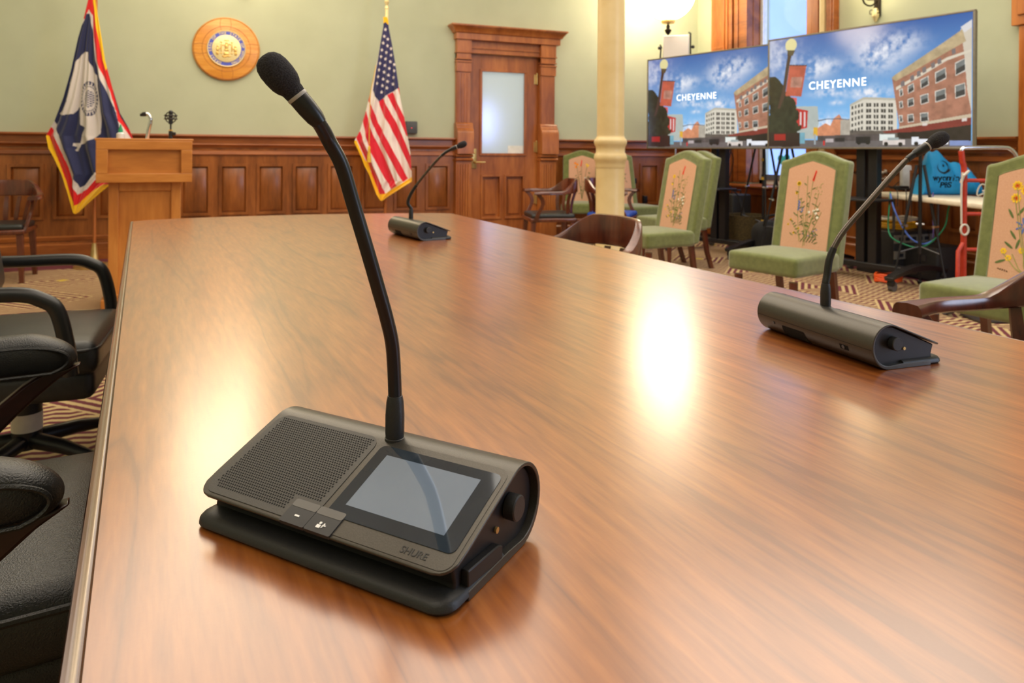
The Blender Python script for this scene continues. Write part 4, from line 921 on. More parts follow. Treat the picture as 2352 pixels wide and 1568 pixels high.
def green_chair(label, kind):
    r = thing('upholstered_chair', (0, 0, 0), label, 'chair', 0, 'green velvet chairs with flower panels')
    tilt = Matrix(((1, 0, -.20, 0), (0, 1, 0, 0), (0, 0, 1, 0), (0, 0, 0, 1)))
    mb = MB(); mb.rbox((.035, 0, .423), (.47, .475, .115), .022, puff=.02); mb.build('seat', 'velvet', r)
    T = Matrix.Translation((-.17, 0, .44))@tilt
    mb = MB(); mb.prism(arch(BW, -.06, .60, .665), -.085, 0, 'x', M=T); mb.build('backrest', 'velvet', r, .018, 3)
    mb = MB(); mb.prism(arch(BW-.072, .035, .545, .60, pointy=1), -.01, .006, 'x', M=T); pn = mb.build('embroidered_panel', 'pink_linen', r, .004)
    mb = bouquet(0, kind)
    for i in range(len(mb.v)):
        v = mb.v[i]; mb.v[i] = T@Vector((v.x+.0075, v.y*1.0, v.z*1.02+.035))
    tag(mb.build('embroidered_flowers', None, pn), 'coloured stitched wildflowers')
    pts = [(0.003, y, z) for y, z in arch(BW-.070, .033, .545, .603, pointy=1)]
    mb = MB(); mb.tube([T@Vector(p) for p in pts], .004, 6, closed=True); mb.build('piping', 'velvet', r)
    for sy in (-1, 1):
        mb = MB(); rs = []
        for f_, wq in ((0, .018), (.12, .022), (.2, .016), (.5, .021), (.8, .026), (1, .026)): c = Vector((.22, sy*.19, .005+.33*f_)); rs.append([c+Vector((wq*math.cos(a), wq*math.sin(a), 0)) for a in [2*PI*j/10 for j in range(10)]])
        mb.rings(rs); mb.build('leg', 'chair_wood', r)
        mb = MB(); rs = []
        for f_, ox in ((0, -.10), (.4, -.04), (1, 0)): c = Vector((-.19+ox, sy*.19, .002+.40*f_)); wq = .018; rs.append([c+Vector((wq, wq, 0)), c+Vector((-wq, wq, 0)), c+Vector((-wq, -wq, 0)), c+Vector((wq, -wq, 0))])
        mb.rings(rs, smooth=False); mb.build('leg', 'chair_wood', r)
    return r
gA = green_chair('green chair with flower panel in front of the right television stand', 0)
fr_ = PH(1746, 584.5, .48)      # middle of the seat's front edge
ang = math.radians(217)
def gplace(o, front_mid, deg): a = math.radians(deg); d_ = Vector((math.cos(a), math.sin(a), 0)); o.location = (front_mid.x-d_.x*.27, front_mid.y-d_.y*.27, 0); o.rotation_euler = (0, 0, a)
gplace(gA, fr_, 216)
def gcorner(o, F_, deg, near=True):      # put the seat's front corner at a measured point
    a = math.radians(deg); d_ = Vector((math.cos(a), math.sin(a), 0)); sd = Vector((-d_.y, d_.x, 0)); side = -.2375 if near else .2375
    m_ = F_+sd*side; gplace(o, m_, deg)
gB = copy_thing(gA, label='green chair with flower panel left of the left television stand')
gcorner(gB, PH(1487, 538, .48), 208)
gC = copy_thing(gA, label='green chair directly behind another one, only top corner and seat edge showing')
gcorner(gC, PH(1536, 505, .48), 208)
gD = green_chair('green chair with orange flowers cut off by the right edge of the photograph', 1)
gcorner(gD, PH(2107, 647, .48), 208, False)
gE = green_chair('green chair behind the cream column, orange blooms showing left of it', 2)
q = P(1340, 400, 8.7); gE.location = (q.x-.03, q.y-.13, 0); gE.rotation_euler = (0, 0, math.radians(-96))
gF = copy_thing(gE, label='green chair with seat showing right of the cream column'); q = P(1416, 400, 8.3); gF.location = (q.x+.17, q.y-.1, 0); gF.rotation_euler = (0, 0, math.radians(-60))
# ---- black office chairs
def office_seat(root, w, d_, z):
    mb = MB(); mb.rbox((0, 0, z-.055), (d_, w, .11), .04, 4, puff=.02); mb.build('seat_cushion', 'leather_seat', root)
    mb = MB(); pts = rr_poly(-d_/2+.003, d_/2-.003, -w/2+.003, w/2-.003, .05)
    mb.tube([(a, b_, z-.025) for a, b_ in pts], .006, 8, closed=True); mb.build('piping', 'leather', root)
    mb = MB(); mb.rbox((0, 0, z-.14), (d_*.95, w*.93, .10), .03); mb.build('seat_base', 'leather', root)
    mb = MB(); mb.rbox((0, 0, z-.21), (.22, .16, .06), .015); mb.tube([(0, .1, z-.2), (.02, .26, z-.22)], .01); mb.build('tilt_mechanism', 'stand_black', root)
def office_base(root, z):
    mb = MB(); mb.tube([(0, 0, .07), (0, 0, z-.2)], .045, 20); mb.tube([(0, 0, z-.3), (0, 0, z-.18)], .03, 16); gas = mb.build('gas_column', 'stand_black', root)
    for i in range(5):
        a = 2*PI*i/5+.63; mb = MB(); c, s__ = math.cos(a), math.sin(a)
        mb.tube([(.03*c, .03*s__, .095), (.16*c, .16*s__, .09), (.30*c, .30*s__, .07)], [.028, .024, .016], 10); sp2 = mb.build('base_spoke', 'stand_black', root)
        mb = MB(); mb.tube([(.30*c-.022*s__, .30*s__+.022*c, .028), (.30*c+.022*s__, .30*s__-.022*c, .028)], .027, 14); mb.tube([(.3*c, .3*s__, .05), (.3*c, .3*s__, .07)], .008); mb.build('caster', 'stand_black', sp2)
    return gas
# loop-arm chair (far one)
oc = thing('office_chair', (0, 0, 0), 'black leather office chair with looped arms, farther from camera', 'chair')
office_seat(oc, .56, .52, .475); gas = office_base(oc, .475)
mb = MB(); mb.lathe([(.0462, .13), (.0462, .19)], n=24); mb.build('paper_label', 'label_white', gas)
for sy in (-1, 1):
    mb = MB(); y_ = sy*.362
    pts = smoothpath([(-.27, y_, .40), (-.29, y_, .52), (-.29, y_, .615), (-.24, y_, .652), (-.10, y_, .655), (.06, y_, .655), (.125, y_, .635), (.165, y_, .60), (.19, y_, .50), (.20, y_*.97, .40)], 6)
    mb.tube(pts, .021, 12, flat=1.1); mb.build('arm_loop', 'arm_rubber', oc)
mb = MB(); mb.rbox((0, 0, 0), (.11, .50, .58), .05, 4, M=Matrix.Translation((-.215, 0, .85))@Matrix.Rotation(-.16, 4, 'Y')); mb.build('backrest', 'leather', oc)
a_ = math.radians(20)
oc.location = (-1.654, 2.46, 0); oc.rotation_euler = (0, 0, a_)
# wooden-arm padded executive chair (near)
ox = thing('executive_chair', (0, 0, 0), 'black leather chair with padded wooden arms, nearest at lower left', 'chair')
office_seat(ox, .54, .56, .48); office_base(ox, .48)
for sy in (-1, 1):
    y_ = sy*.345; z_ = .672
    mb = MB(); rs = []
    for f_ in [0, .15, .3, .45, .6, .72, .8, .84, .88, .91, .935, .955, .97, .982, .991, .997, 1]:
        x = -.24+.43*f_; end = max(0, (f_-.80)/.2); e2 = math.sqrt(max(0.0, 1-end*end)) if end > 0 else 1; hh = .042*max(.05, e2); ww = .038*max(.08, e2)**.6
        zc_ = z_-.006-.042*end*.35
        rs.append([(x, y_+ww*c, zc_+hh*s2) for c, s2 in [(math.copysign(abs(math.cos(a))**.7, math.cos(a)), math.copysign(abs(math.sin(a))**.7, math.sin(a))) for a in [2*PI*j/16 for j in range(16)]]])
    mb.rings(rs); ar = mb.build('arm_pad', 'leather', ox)
    mb = MB(); pp = [(-.24, z_-.040), (.10, z_-.042), (.15, z_-.040), (.175, z_-.022), (.165, z_-.002), (.12, z_+.012), (.04, z_+.016), (-.24, z_+.017)]
    for s2 in (-1, 1): mb.tube(smoothpath([(a, y_+s2*.034, b_) for a, b_ in pp], 4), .0035, 6)
    mb.build('piping', 'leather', ar)
    mb = MB(); rs = []
    for j in range(10):
        f_ = j/9; x = .165-.34*f_; zz = z_-.035-.36*f_**1.25; wq = .034
        rs.append([(x+wq, y_-.016, zz), (x+wq, y_+.016, zz), (x-wq, y_+.016, zz-.01), (x-wq, y_-.016, zz-.01)])
    mb.rings(rs, smooth=False); mb.build('arm_support', 'arm_wood', ox, .006)
mb = MB(); mb.rbox((0, 0, 0), (.13, .52, .66), .055, 4, M=Matrix.Translation((-.33, 0, .84))@Matrix.Rotation(-.16, 4, 'Y')); mb.build('backrest', 'leather', ox)
ox.location = (-.914, 1.135, 0); ox.rotation_euler = (0, 0, math.radians(30))
# ================================================================ TELEVISIONS
def tv_uv(px, py):
    x = 1480+px/2.697; t_ = (x-1765)/(2238-1765); ZL, ZR = 6.93, 5.36
    wl, wr = 1/ZL, 1/ZR      # perspective-correct interpolation of u
    # u/Z is linear on screen: u(t) = t*wr' / ((1-t)*wl + t*wr) with endpoint weights 1/Z
    u = (t_*wr)/((1-t_)*wl+t_*wr)
    yt = 95+(18-95)*t_; yb = 342-1*t_
    return (u, ((py/2.697)-yt)/(yb-yt))
def noise2(X, Y, sc, seed):
    r_ = np.random.RandomState(seed); G = r_.rand(64, 64); out = np.zeros(X.shape); amp = 1; tot = 0
    for o_ in range(4):
        x = X*sc*2**o_; y = Y*sc*2**o_; xi = np.floor(x).astype(int); yi = np.floor(y).astype(int); fx_ = x-xi; fy_ = y-yi; fx_ = fx_*fx_*(3-2*fx_); fy_ = fy_*fy_*(3-2*fy_)
        g = lambda a, b: G[a % 64, b % 64]
        out += amp*((g(xi, yi)*(1-fx_)+g(xi+1, yi)*fx_)*(1-fy_)+(g(xi, yi+1)*(1-fx_)+g(xi+1, yi+1)*fx_)*fy_); tot += amp; amp *= .5
    return out/tot
def city(X, Y):
    out = np.zeros(X.shape+(3,)); n1_ = noise2(X*1.78, Y, 5, 3); n2_ = noise2(X*1.78, Y, 26, 4)
    top_ = L3((44, 88, 158)); bot_ = L3((118, 178, 228)); lav = L3((150, 158, 196)); wht = L3((226, 228, 236))
    f_ = np.clip(Y/.75, 0, 1)[..., None]; out[:] = top_*(1-f_)+bot_*f_; grain = 1
    lf = (np.clip(.5-X*1.6, 0, 1)*np.clip(1.1-Y*1.2, 0, 1))[..., None]; out = out*(1-lf)+lav*lf
    def cloud(cx, cy__, rx, ry, s_=1):
        nonlocal out
        g = np.exp(-(((X-cx)/rx)**2+((Y-cy__)/ry)**2))*np.clip((n1_*.6+n2_*.6-.42)*3.2, 0, 1)*s_; g = np.clip(g, 0, 1)[..., None]; out = out*(1-g)+wht*g
    def pq(*a): return [tv_uv(a[i], a[i+1]) for i in range(0, len(a), 2)]
    def F_(poly, c, tex=0):
        m_ = inside(poly, X, Y); c = np.array(c, float)
        out[m_] = c if not tex else c*(1+tex*(n2_[m_][:, None]-.5)*2)
    for (a, b, rx, ry, s_) in ((1450, 330, .10, .12, 1.1), (1600, 260, .08, .08, .8), (1150, 575, .09, .035, 1), (1390, 575, .09, .05, 1.2), (1030, 430, .10, .09, .9), (1100, 400, .08, .05, .7), (1190, 640, .03, .02, 1), (820, 350, .12, .16, .6), (1150, 780, .1, .08, 1.2)):
        u, v = tv_uv(a, b); cloud(u, v, rx, ry, s_)
    # distant street buildings
    F_(pq(1070, 800, 1120, 770, 1150, 785, 1170, 740, 1205, 712, 1225, 745, 1275, 750, 1275, 865, 1070, 865), L3((196, 130, 96)), .35)
    F_(pq(1215, 750, 1275, 740, 1275, 865, 1215, 865), L3((168, 160, 148)), .25)
    # red and grey buildings at left
    F_(pq(905, 665, 1070, 662, 1078, 770, 1060, 870, 905, 870), L3((168, 176, 172)), .1)
    F_(pq(915, 672, 1010, 690, 1005, 800, 915, 820), L3((178, 44, 44)), .15)
    for a in (960, 985): F_(pq(a, 700, a+8, 700, a+8, 790, a, 795), L3((220, 210, 208)))
    F_(pq(885, 605, 940, 610, 940, 655, 920, 655), L3((206, 90, 90)))
    # white block
    F_(pq(1272, 650, 1360, 602, 1565, 608, 1570, 850, 1275, 850), L3((206, 200, 186)), .05)
    F_(pq(1272, 650, 1360, 602, 1565, 608, 1565, 622, 1360, 618, 1274, 664), L3((178, 172, 156)))
    F_(pq(1272, 815, 1570, 815, 1570, 860, 1272, 860), L3((92, 84, 78)), .3)
    for r_ in range(5):
        y_ = 640+r_*37
        for c in range(4): a = 1375+c*46; F_(pq(a, y_, a+30, y_+1, a+30, y_+24, a, y_+24), L3((58, 56, 56)))
        for c in range(4): a = 1283+c*20; yy = y_+22-c*6; F_(pq(a, yy, a+11, yy-4, a+11, yy+18, a, yy+20), L3((70, 68, 66)))
        for c in range(4): a = 1389+c*46; F_(pq(a, y_, a+3, y_, a+3, y_+24, a, y_+24), L3((206, 200, 186)))
    # brick block
    F_(pq(1535, 480, 1975, 165, 2036, 125, 2036, 730, 1585, 800), L3((158, 108, 88)), .35)
    F_(pq(1965, 165, 2036, 110, 2036, 690, 2010, 560, 1990, 330), L3((198, 188, 172)), .05)
    F_(pq(1532, 482, 1550, 462, 1850, 255, 1975, 165, 2000, 240, 1880, 310, 1560, 500), L3((176, 156, 122)), .3)
    F_(pq(1560, 540, 1700, 455, 1880, 345, 2036, 290, 2036, 305, 1880, 365, 1700, 478, 1562, 558), L3((206, 196, 178)))
    F_(pq(1965, 150, 2036, 100, 2036, 150, 1990, 185), L3((206, 204, 206)))
    def lineY(a, y0_, s_): return y0_+(a-1580)*s_
    rows_ = ((575, -.50, .115), (650, -.30, .115), (728, -.12, .12))
    for (y0_, s_, _) in rows_:
        for c, a in enumerate((1580, 1632, 1712, 1805, 1930)):
            w__ = (22, 40, 52, 68, 66)[c]; h__ = (45, 52, 60, 72, 84)[c]; yy = y0_+(a-1580)*s_-(10 if y0_ > 700 else 20)
            if yy+h__ > lineY(a, 790, -.14): continue
            F_(pq(a, yy, a+w__, yy+s_*w__, a+w__+4, yy+h__+s_*w__, a+4, yy+h__), L3((206, 200, 190)))
            F_(pq(a+5, yy+5, a+w__-4, yy+5+s_*w__, a+w__, yy+h__*.92+s_*w__, a+8, yy+h__*.92), L3((108, 112, 112)), .3)
            F_(pq(a+6, yy+h__*.5, a+w__-4, yy+h__*.5+s_*w__, a+w__, yy+h__*.9+s_*w__, a+8, yy+h__*.9), L3((52, 52, 56)))
    for (a, yy) in ((1590, 505), (1650, 468), (1690, 440), (1725, 415), (1780, 385), (1820, 360), (1910, 295)):
        F_(pq(a, yy, a+22, yy-12, a+26, yy+22, a+2, yy+34), L3((112, 104, 106)))
    F_(pq(1580, 790, 2036, 705, 2036, 728, 1580, 806), L3((190, 174, 150)))
    F_(pq(1478, 822, 1600, 800, 2036, 728, 2036, 775, 1720, 820, 1500, 832), L3((120, 44, 40)), .2)
    F_(pq(1570, 828, 1720, 820, 2036, 775, 2036, 905, 1570, 880), L3((34, 26, 26)), .5)
    for (a, b) in ((1740, 775), (1990, 745)): F_(pq(a-12, b-8, a+18, b-14, a+18, b+6, a-12, b+10), L3((206, 196, 190)))
    # ground
    F_(pq(765, 885, 1480, 862, 2040, 880, 2040, 925, 765, 925), L3((98, 92, 92)), .2)
    F_(pq(1070, 850, 1480, 835, 1480, 880, 1070, 885), L3((80, 72, 72)), .5)
    for (a, b, w__, h__, c_) in ((1460, 838, 95, 42, (214, 220, 216)), (1480, 872, 140, 34, (206, 196, 190)), (1510, 860, 70, 16, (150, 160, 160)), (1660, 855, 45, 50, (218, 220, 226)), (1700, 868, 190, 34, (222, 224, 232)), (1310, 855, 90, 42, (26, 26, 32)), (1180, 862, 60, 26, (40, 38, 40)), (1120, 868, 50, 22, (170, 160, 160)), (1900, 878, 135, 32, (120, 138, 186)), (960, 830, 32, 70, (110, 160, 176)), (1105, 880, 12, 30, (190, 40, 40))):
        F_(pq(a, b, a+w__, b, a+w__, b+h__, a, b+h__), L3(c_), .12)
    for (a, b) in ((1500, 900), (1590, 902), (1690, 898), (1850, 900), (1330, 893), (1385, 892)):
        u, v = tv_uv(a, b); out[((X-u)*1.78)**2+(Y-v)**2 < .00030] = L3((24, 24, 26))
    # tree
    tree = pq(765, 478, 800, 478, 840, 500, 860, 560, 905, 590, 930, 640, 950, 700, 945, 760, 965, 800, 940, 850, 950, 915, 765, 915)
    Xn = X+(n2_-.5)*.035; Yn = Y+(n1_-.5)*.05
    m_ = inside(tree, Xn, Yn); out[m_] = L3((36, 38, 26))*(1+1.6*(n2_[m_][:, None]-.4))
    out[inside(pq(765, 830, 960, 830, 960, 916, 765, 916), X, Y)] = L3((44, 30, 28))
    m_ = inside(pq(800, 840, 870, 840, 870, 880, 800, 880), X, Y); out[m_] = L3((150, 30, 28))
    # street lamp, banner, signals
    F_(pq(878, 318, 912, 318, 905, 345, 893, 400, 865, 600, 835, 680, 818, 680, 850, 560, 872, 400, 880, 350), L3((70, 50, 42)))
    u, v = tv_uv(901, 278); out[((X-u)*1.78/1.0)**2+(Y-v)**2 < .0036] = L3((216, 206, 150))
    F_(pq(876, 310, 928, 310, 912, 345, 892, 345), L3((84, 72, 50)))
    F_(pq(893, 405, 998, 405, 968, 602, 868, 598), L3((178, 86, 66)), .25)
    F_(pq(905, 480, 975, 478, 968, 545, 898, 545), L3((170, 120, 104)), .5)
    F_(pq(893, 402, 1003, 402, 1003, 408, 893, 408), L3((60, 30, 30)))
    F_(pq(1072, 752, 1130, 740, 1205, 738, 1270, 745, 1270, 750, 1205, 744, 1130, 746, 1072, 760), L3((90, 90, 96)))
    F_(pq(1045, 795, 1070, 795, 1070, 850, 1045, 850), L3((206, 160, 50)), .3); F_(pq(1048, 840, 1060, 840, 1060, 905, 1048, 905), L3((150, 160, 166)))
    return out
TVW, TVH = 1.85, 1.05
def television(label, L_, dirv, zb_):
    a = math.atan2(dirv.y, dirv.x); r = thing('television', (L_.x, L_.y, zb_), label, 'television', a)
    be = .016
    mb = MB()
    for (u0, u1, w0, w1) in ((0, TVW, 0, be), (0, TVW, TVH-be, TVH), (0, be, be, TVH-be), (TVW-be, TVW, be, TVH-be)): mb.bx((u0, 0, w0), (u1, .035, w1))
    mb.build('bezel', 'bezel', r, .003)
    mb = MB(); mb.bx((be*.5, .012, be*.5), (TVW-be*.5, .055, TVH-be*.5)); mb.rbox((TVW/2, .06, TVH*.42), (1.2, .05, .6), .02); mb.build('rear_housing', 'stand_black', r)
    def pf(U, V): return np.stack([be+(TVW-2*be)*U, np.full(U.shape, .008), TVH-be-(TVH-2*be)*V], -1), U, V
    sc = colgrid('screen', 'screen_picture', 520, 292, pf, city, r, 0)
    u, v = tv_uv(1188, 522); u0 = tv_uv(1010, 530)[0]; u1_ = tv_uv(1366, 510)[0]
    Mx = Matrix.Translation((be+(TVW-2*be)*u, .006, TVH-be-(TVH-2*be)*v))@Matrix.Rotation(PI/2, 4, 'X')
    t_ = textmesh('caption', 'CHEYENNE', .125, 'caption_white', sc, Matrix.Identity(4), 0.001, .0006, 1.16)
    w__ = max(q.co.x for q in t_.data.vertices)-min(q.co.x for q in t_.data.vertices); s_ = (u1_-u0)*(TVW-2*be)/w__
    t_.data.transform(Mx@Matrix.Diagonal((s_, s_*1.02, 1, 1)))
    return r
RL = P(1762, 342, 6.93); RR = P(2241, 341, 5.36); rdir = (RR-RL); rdir.z = 0; rdir.normalize()
LL = P(1485, 334, 8.49); LR = P(1760, 336, 7.19); ldir = (LR-LL); ldir.z = 0; ldir.normalize()
television('large screen at right showing the street picture, nearer of the two', RL, rdir, 1.128)
television('large screen partly behind the other, left one of the pair', LL, ldir, 1.128)
def tv_stand(label, L_, dirv):
    a = math.atan2(dirv.y, dirv.x); c = L_+dirv*(TVW/2); nb_ = Vector((-dirv.y, dirv.x, 0))
    r = thing('television_stand', (c.x+nb_.x*.17, c.y+nb_.y*.17, 0), label, 'stand', a)
    for sx in (-1, 1):
        mb = MB(); mb.bx((sx*.055-.04, -.04, .12), (sx*.055+.04, .04, 1.75)); mb.build('post', 'stand_black', r, .006)
    mb = MB(); mb.bx((-.35, -.055, 1.45), (.35, -.04, 1.72)); mb.bx((-.25, -.075, 1.38), (-.21, -.04, 1.78)); mb.bx((.21, -.075, 1.38), (.25, -.04, 1.78)); mb.build('bracket', 'stand_black', r)
    mb = MB(); mb.bx((-.40, -.05, .10), (.40, .05, .15)); mb.build('cross_beam', 'stand_black', r, .008)
    mb = MB(); mb.rbox((0, -.16, .70), (.46, .30, .02), .006); mb.build('shelf', 'stand_black', r)
    for sx in (-1, 1):
        mb = MB(); rs = []
        for i in range(13):
            f_ = -1+2*i/12; y = f_*.42; z = .155-.055*f_*f_; h_ = .028-.014*abs(f_); wq = .038
            rs.append([(sx*.42-wq, y, z+h_), (sx*.42+wq, y, z+h_), (sx*.42+wq*.8, y, z-h_), (sx*.42-wq*.8, y, z-h_)])
        mb.rings(rs, smooth=False); ft = mb.build('foot', 'stand_black', r, .004)
        if sx > 0:
            mb = MB(); mb.bx((sx*.42-.041, -.22, .125), (sx*.42-.036, -.15, .155)); mb.build('sticker', 'sticker_blue', ft)
        for sy in (-1, 1):
            mb = MB(); mb.m('stand_black'); mb.tube([(sx*.42, sy*.38, .08), (sx*.42, sy*.38, .115)], .02); mb.rbox((sx*.42, sy*.38, .065), (.05, .05, .045), .01); mb.m('caster_grey'); mb.tube([(sx*.42-.018, sy*.38+.02, .04), (sx*.42+.018, sy*.38+.02, .04)], .04, 16); mb.build('caster', None, ft)
    return r
tv_stand('black wheeled stand carrying the nearer right screen', RL, rdir)
tv_stand('black wheeled stand carrying the left screen', LL, ldir)
# LED panel light on a stand behind the left screen
q = P(1553, 100, 9.0); lp = thing('panel_light', (q.x, q.y, 0), 'white video light panel rising above the left screen', 'light panel', math.radians(-18))
mb = MB(); mb.bx((-.16, -.03, 2.22), (.16, .01, 2.55)); mb.build('panel', 'led_cloth', lp, .01)
mb = MB(); mb.tube([(-.20, 0, 2.2), (-.185, 0, 2.42), (-.20, 0, 2.44)], .01); mb.tube([(.175, 0, 2.1), (.175, 0, 2.57), (.15, 0, 2.58)], .011); mb.tube([(-.2, 0, 2.2), (.18, 0, 2.15)], .01); mb.build('yoke', 'stand_black', lp)
for sg in (-1, 1):
    mb = MB(); mb.ball((sg*.205, 0, 2.40), .022); mb.tube([(sg*.17, 0, 2.40), (sg*.22, 0, 2.40)], .008); mb.build('knob', 'stand_black', lp)
mb = MB(); mb.tube([(0, 0, .3), (0, 0, 2.2)], .013); mb.build('pole', 'chrome', lp)
for i in range(3):
    a = 2*PI*i/3; mb = MB(); mb.tube([(0, 0, .62), (.42*math.cos(a), .42*math.sin(a), .012)], .011); mb.build('leg', 'stand_black', lp)
# ================================================================ CHANDELIER AND SCONCES
g = P(1535, -14, 8.9); ch = thing('chandelier', g, 'glowing glass globe chandelier above the left screen', 'chandelier')
mb = MB(); R_ = .325; mb.lathe([(R_*.42*0+.04, -R_*1.0)]+[(R_*math.cos(a), R_*math.sin(a)) for a in [math.radians(-78+14*i) for i in range(11)]]+[(.08, R_*.98)], n=40); mb.build('globe', 'lamp_glass', ch)
mb = MB()
for i in range(8):
    a = 2*PI*i/8+.2; mb.tube([((R_+.004)*math.cos(b)*math.cos(a), (R_+.004)*math.cos(b)*math.sin(a), (R_+.004)*math.sin(b)) for b in [math.radians(-80+16*j) for j in range(11)]], .006, 6)
mb.build('rib', 'gold', ch)
mb = MB(); mb.m('gold'); mb.lathe([(.02, -R_-.045), (.075, -R_-.04), (.085, -R_-.02), (.08, -R_), (.03, -R_+.01)], n=20); mb.m('iron_dark'); mb.lathe([(.002, -R_-.19), (.03, -R_-.16), (.045, -R_-.125), (.02, -R_-.1), (.025, -R_-.08), (.012, -R_-.05)], n=16); mb.build('finial', None, ch)
mb = MB(); mb.tube([(0, 0, R_), (0, 0, HC-g.z)], .015); mb.build('stem', 'gold', ch)
for (dx_, dz_) in ((-.30, .10), (.30, .12), (.0, .35)):
    mb = MB(); yy = 0 if dz_ < .3 else -.3; mb.ball((dx_, yy, dz_), .085, 16); arm_ = mb.build('side_globe', 'bulb_glass', ch)
    mb = MB(); mb.tube([(dx_, yy, dz_+.07), (dx_*.9, yy*.9, dz_+.22), (0, 0, R_+.12)], .008); mb.build('arm', 'gold', arm_)
ch2 = copy_thing(ch, label='glass globe chandelier over the lectern, above the picture')
ch2.location = (-2.5, 6.1, 3.02)
for c in ch2.children:
    if c.name.startswith(('globe', 'side_globe')): c.data = c.data.copy(); c.data.materials[0] = MATS['lamp_glass_dim']
def sconce(label, s__, z, wall):
    Mx = Mw if wall == 'B' else MR; o = thing('wall_sconce', Mx@Vector((s__, 0, z)), label, 'sconce', AW if wall == 'B' else AW-PI/2)
    mb = MB(); mb.m('iron_dark'); mb.rbox((0, -.012, .05), (.07, .024, .20), .006); mb.build('backplate', None, o)
    mb = MB(); mb.m('iron_dark')
    mb.tube(smoothpath([(0, -.02, .10), (0, -.10, .05), (0, -.19, .07), (0, -.22, .16)], 5), .008, 8)
    for sg in (-1, 1): mb.tube(smoothpath([(0, -.04, .11), (sg*.08, -.06, .13), (sg*.13, -.06, .20), (sg*.08, -.06, .24)], 5), .005, 8); mb.tube(smoothpath([(0, -.04, .0), (sg*.05, -.05, .02), (sg*.055, -.05, -.02), (sg*.03, -.05, -.02)], 5), .004, 8)
    mb.m('pale_gold'); mb.lathe([(.001, -.11), (.015, -.095), (.02, -.07), (.03, -.06), (.035, -.04), (.03, .0), (.02, .03)], (0, -.035, 0), 14); mb.build('bracket', None, o)
    mb = MB(); mb.lathe([(.04, .155), (.05, .17)], (0, -.22, 0), 16); mb.ball((0, -.22, .29), .12, 20); mb.build('globe', 'sconce_glass', o)
    return o
sconce('dark scrolled iron wall sconce above the right screen', 2.90, 2.50, 'R')
sconce('lit wall sconce beyond the top of the picture near the round seal', -3.08, 2.80, 'B')
# ================================================================ TRIPODS, TABLE AND CLUTTER
def tripod(label, base, top, spread, rot, rings_=()):
    r = thing('tripod', (base[0], base[1], 0), label, 'tripod', rot)
    mb = MB(); mb.m('stand_black'); mb.tube([(0, 0, .28), (0, 0, top)], .014); mb.m('tie_yellow')
    for z in rings_: mb.tube([(0, 0, z), (0, 0, z+.03)], .022)
    mb.build('centre_pole', None, r)
    for i in range(3):
        a = 2*PI*i/3; c, s__ = math.cos(a), math.sin(a); mb = MB(); mb.m('stand_black')
        e1 = Vector((.03*c, .03*s__, top-.12)); e2 = Vector((spread*c, spread*s__, .02)); m1 = e1.lerp(e2, .5)
        mb.tube([e1, m1], .012); mb.tube([m1, e2], .008); mb.m('chrome'); mb.tube([m1-Vector((.03*s__, -.03*c, 0)), m1+Vector((.03*s__, -.03*c, 0))], .012); lg = mb.build('leg', None, r)
        mb = MB(); mb.tube([Vector((0, 0, .34)), e1.lerp(e2, .72)], .006); mb.build('spreader', 'steel', lg)
        mb = MB(); mb.ball(tuple(e2), .02); mb.build('foot', 'stand_black', lg)
    return r
q = PH(1742, 560, 0); tripod('black tripod with yellow bands under the screens, before the window', PH(1752, 584, 0), 1.55, .33, .3, (.34, .80, 1.0, 1.3))
tripod('black tripod between the window and the flowered green chair', PH(1806, 602, 0), 1.35, .30, 1.2, (.6,))
tripod('tall black tripod in front of the white folding table', PH(2112, 662, 0), 1.12, .22, 3.1416)
# black equipment bag, trunk by the wall, loudspeaker
q = PH(1800, 600, 0); o = thing('equipment_bag', (q.x, q.y+.28, 0), 'black soft equipment bag on the floor below the window', 'bag')
mb = MB(); mb.rbox((0, 0, .17), (.42, .28, .34), .08, 4, puff=.05); mb.build('body', 'fabric_black', o)
mb = MB(); mb.tube(smoothpath([(-.14, -.1, .34), (-.1, -.12, .44), (.1, -.12, .44), (.14, -.1, .34)], 5), .012); mb.build('strap', 'fabric_black', o)
q = PH(1722, 580, 0); o = thing('wicker_basket', (q.x+.02, q.y+.16, 0), 'woven basket behind the tripod below the window', 'basket')
mb = MB(); mb.lathe([(.19, .002), (.22, .2), (.235, .40), (.22, .40), (.2, .2), (.17, .02)], n=20); mb.build('body', 'basket', o)
q = PH(1690, 560, 0); o = thing('floor_case', (q.x, q.y, 0), 'upright dark equipment case behind the left stand', 'case', .3)
mb = MB(); mb.rbox((0, 0, .30), (.26, .24, .60), .02); mb.build('body', 'rack_dark', o)
mb = MB(); mb.tube([(-.06, 0, .59), (-.06, 0, .64), (.06, 0, .64), (.06, 0, .59)], .01); mb.build('handle', 'stand_black', o)
# folding table
fa, fb = PH(2005, 440.5, .74), PH(2288, 471, .74)
dt = (fb-fa); LT = dt.length; dt.normalize(); at_ = math.atan2(dt.y, dt.x)
ft_ = thing('folding_table', (fa.x, fa.y, 0), 'white plastic folding table loaded with cables and a blue bag', 'table', at_)
mb = MB(); mb.rbox((LT/2, .27, .72), (LT, .54, .045), .015); mb.build('tabletop', 'table_white', ft_)
for x_ in (.2, LT-.2):
    mb = MB(); mb.tube([(x_, .08, .70), (x_, .08, .015), (x_, .48, .015), (x_, .48, .70)], .012); mb.build('leg_frame', 'steel', ft_)
MT = Matrix.Translation((fa.x, fa.y, 0))@Matrix.Rotation(at_, 4, 'Z')
TT = .7435
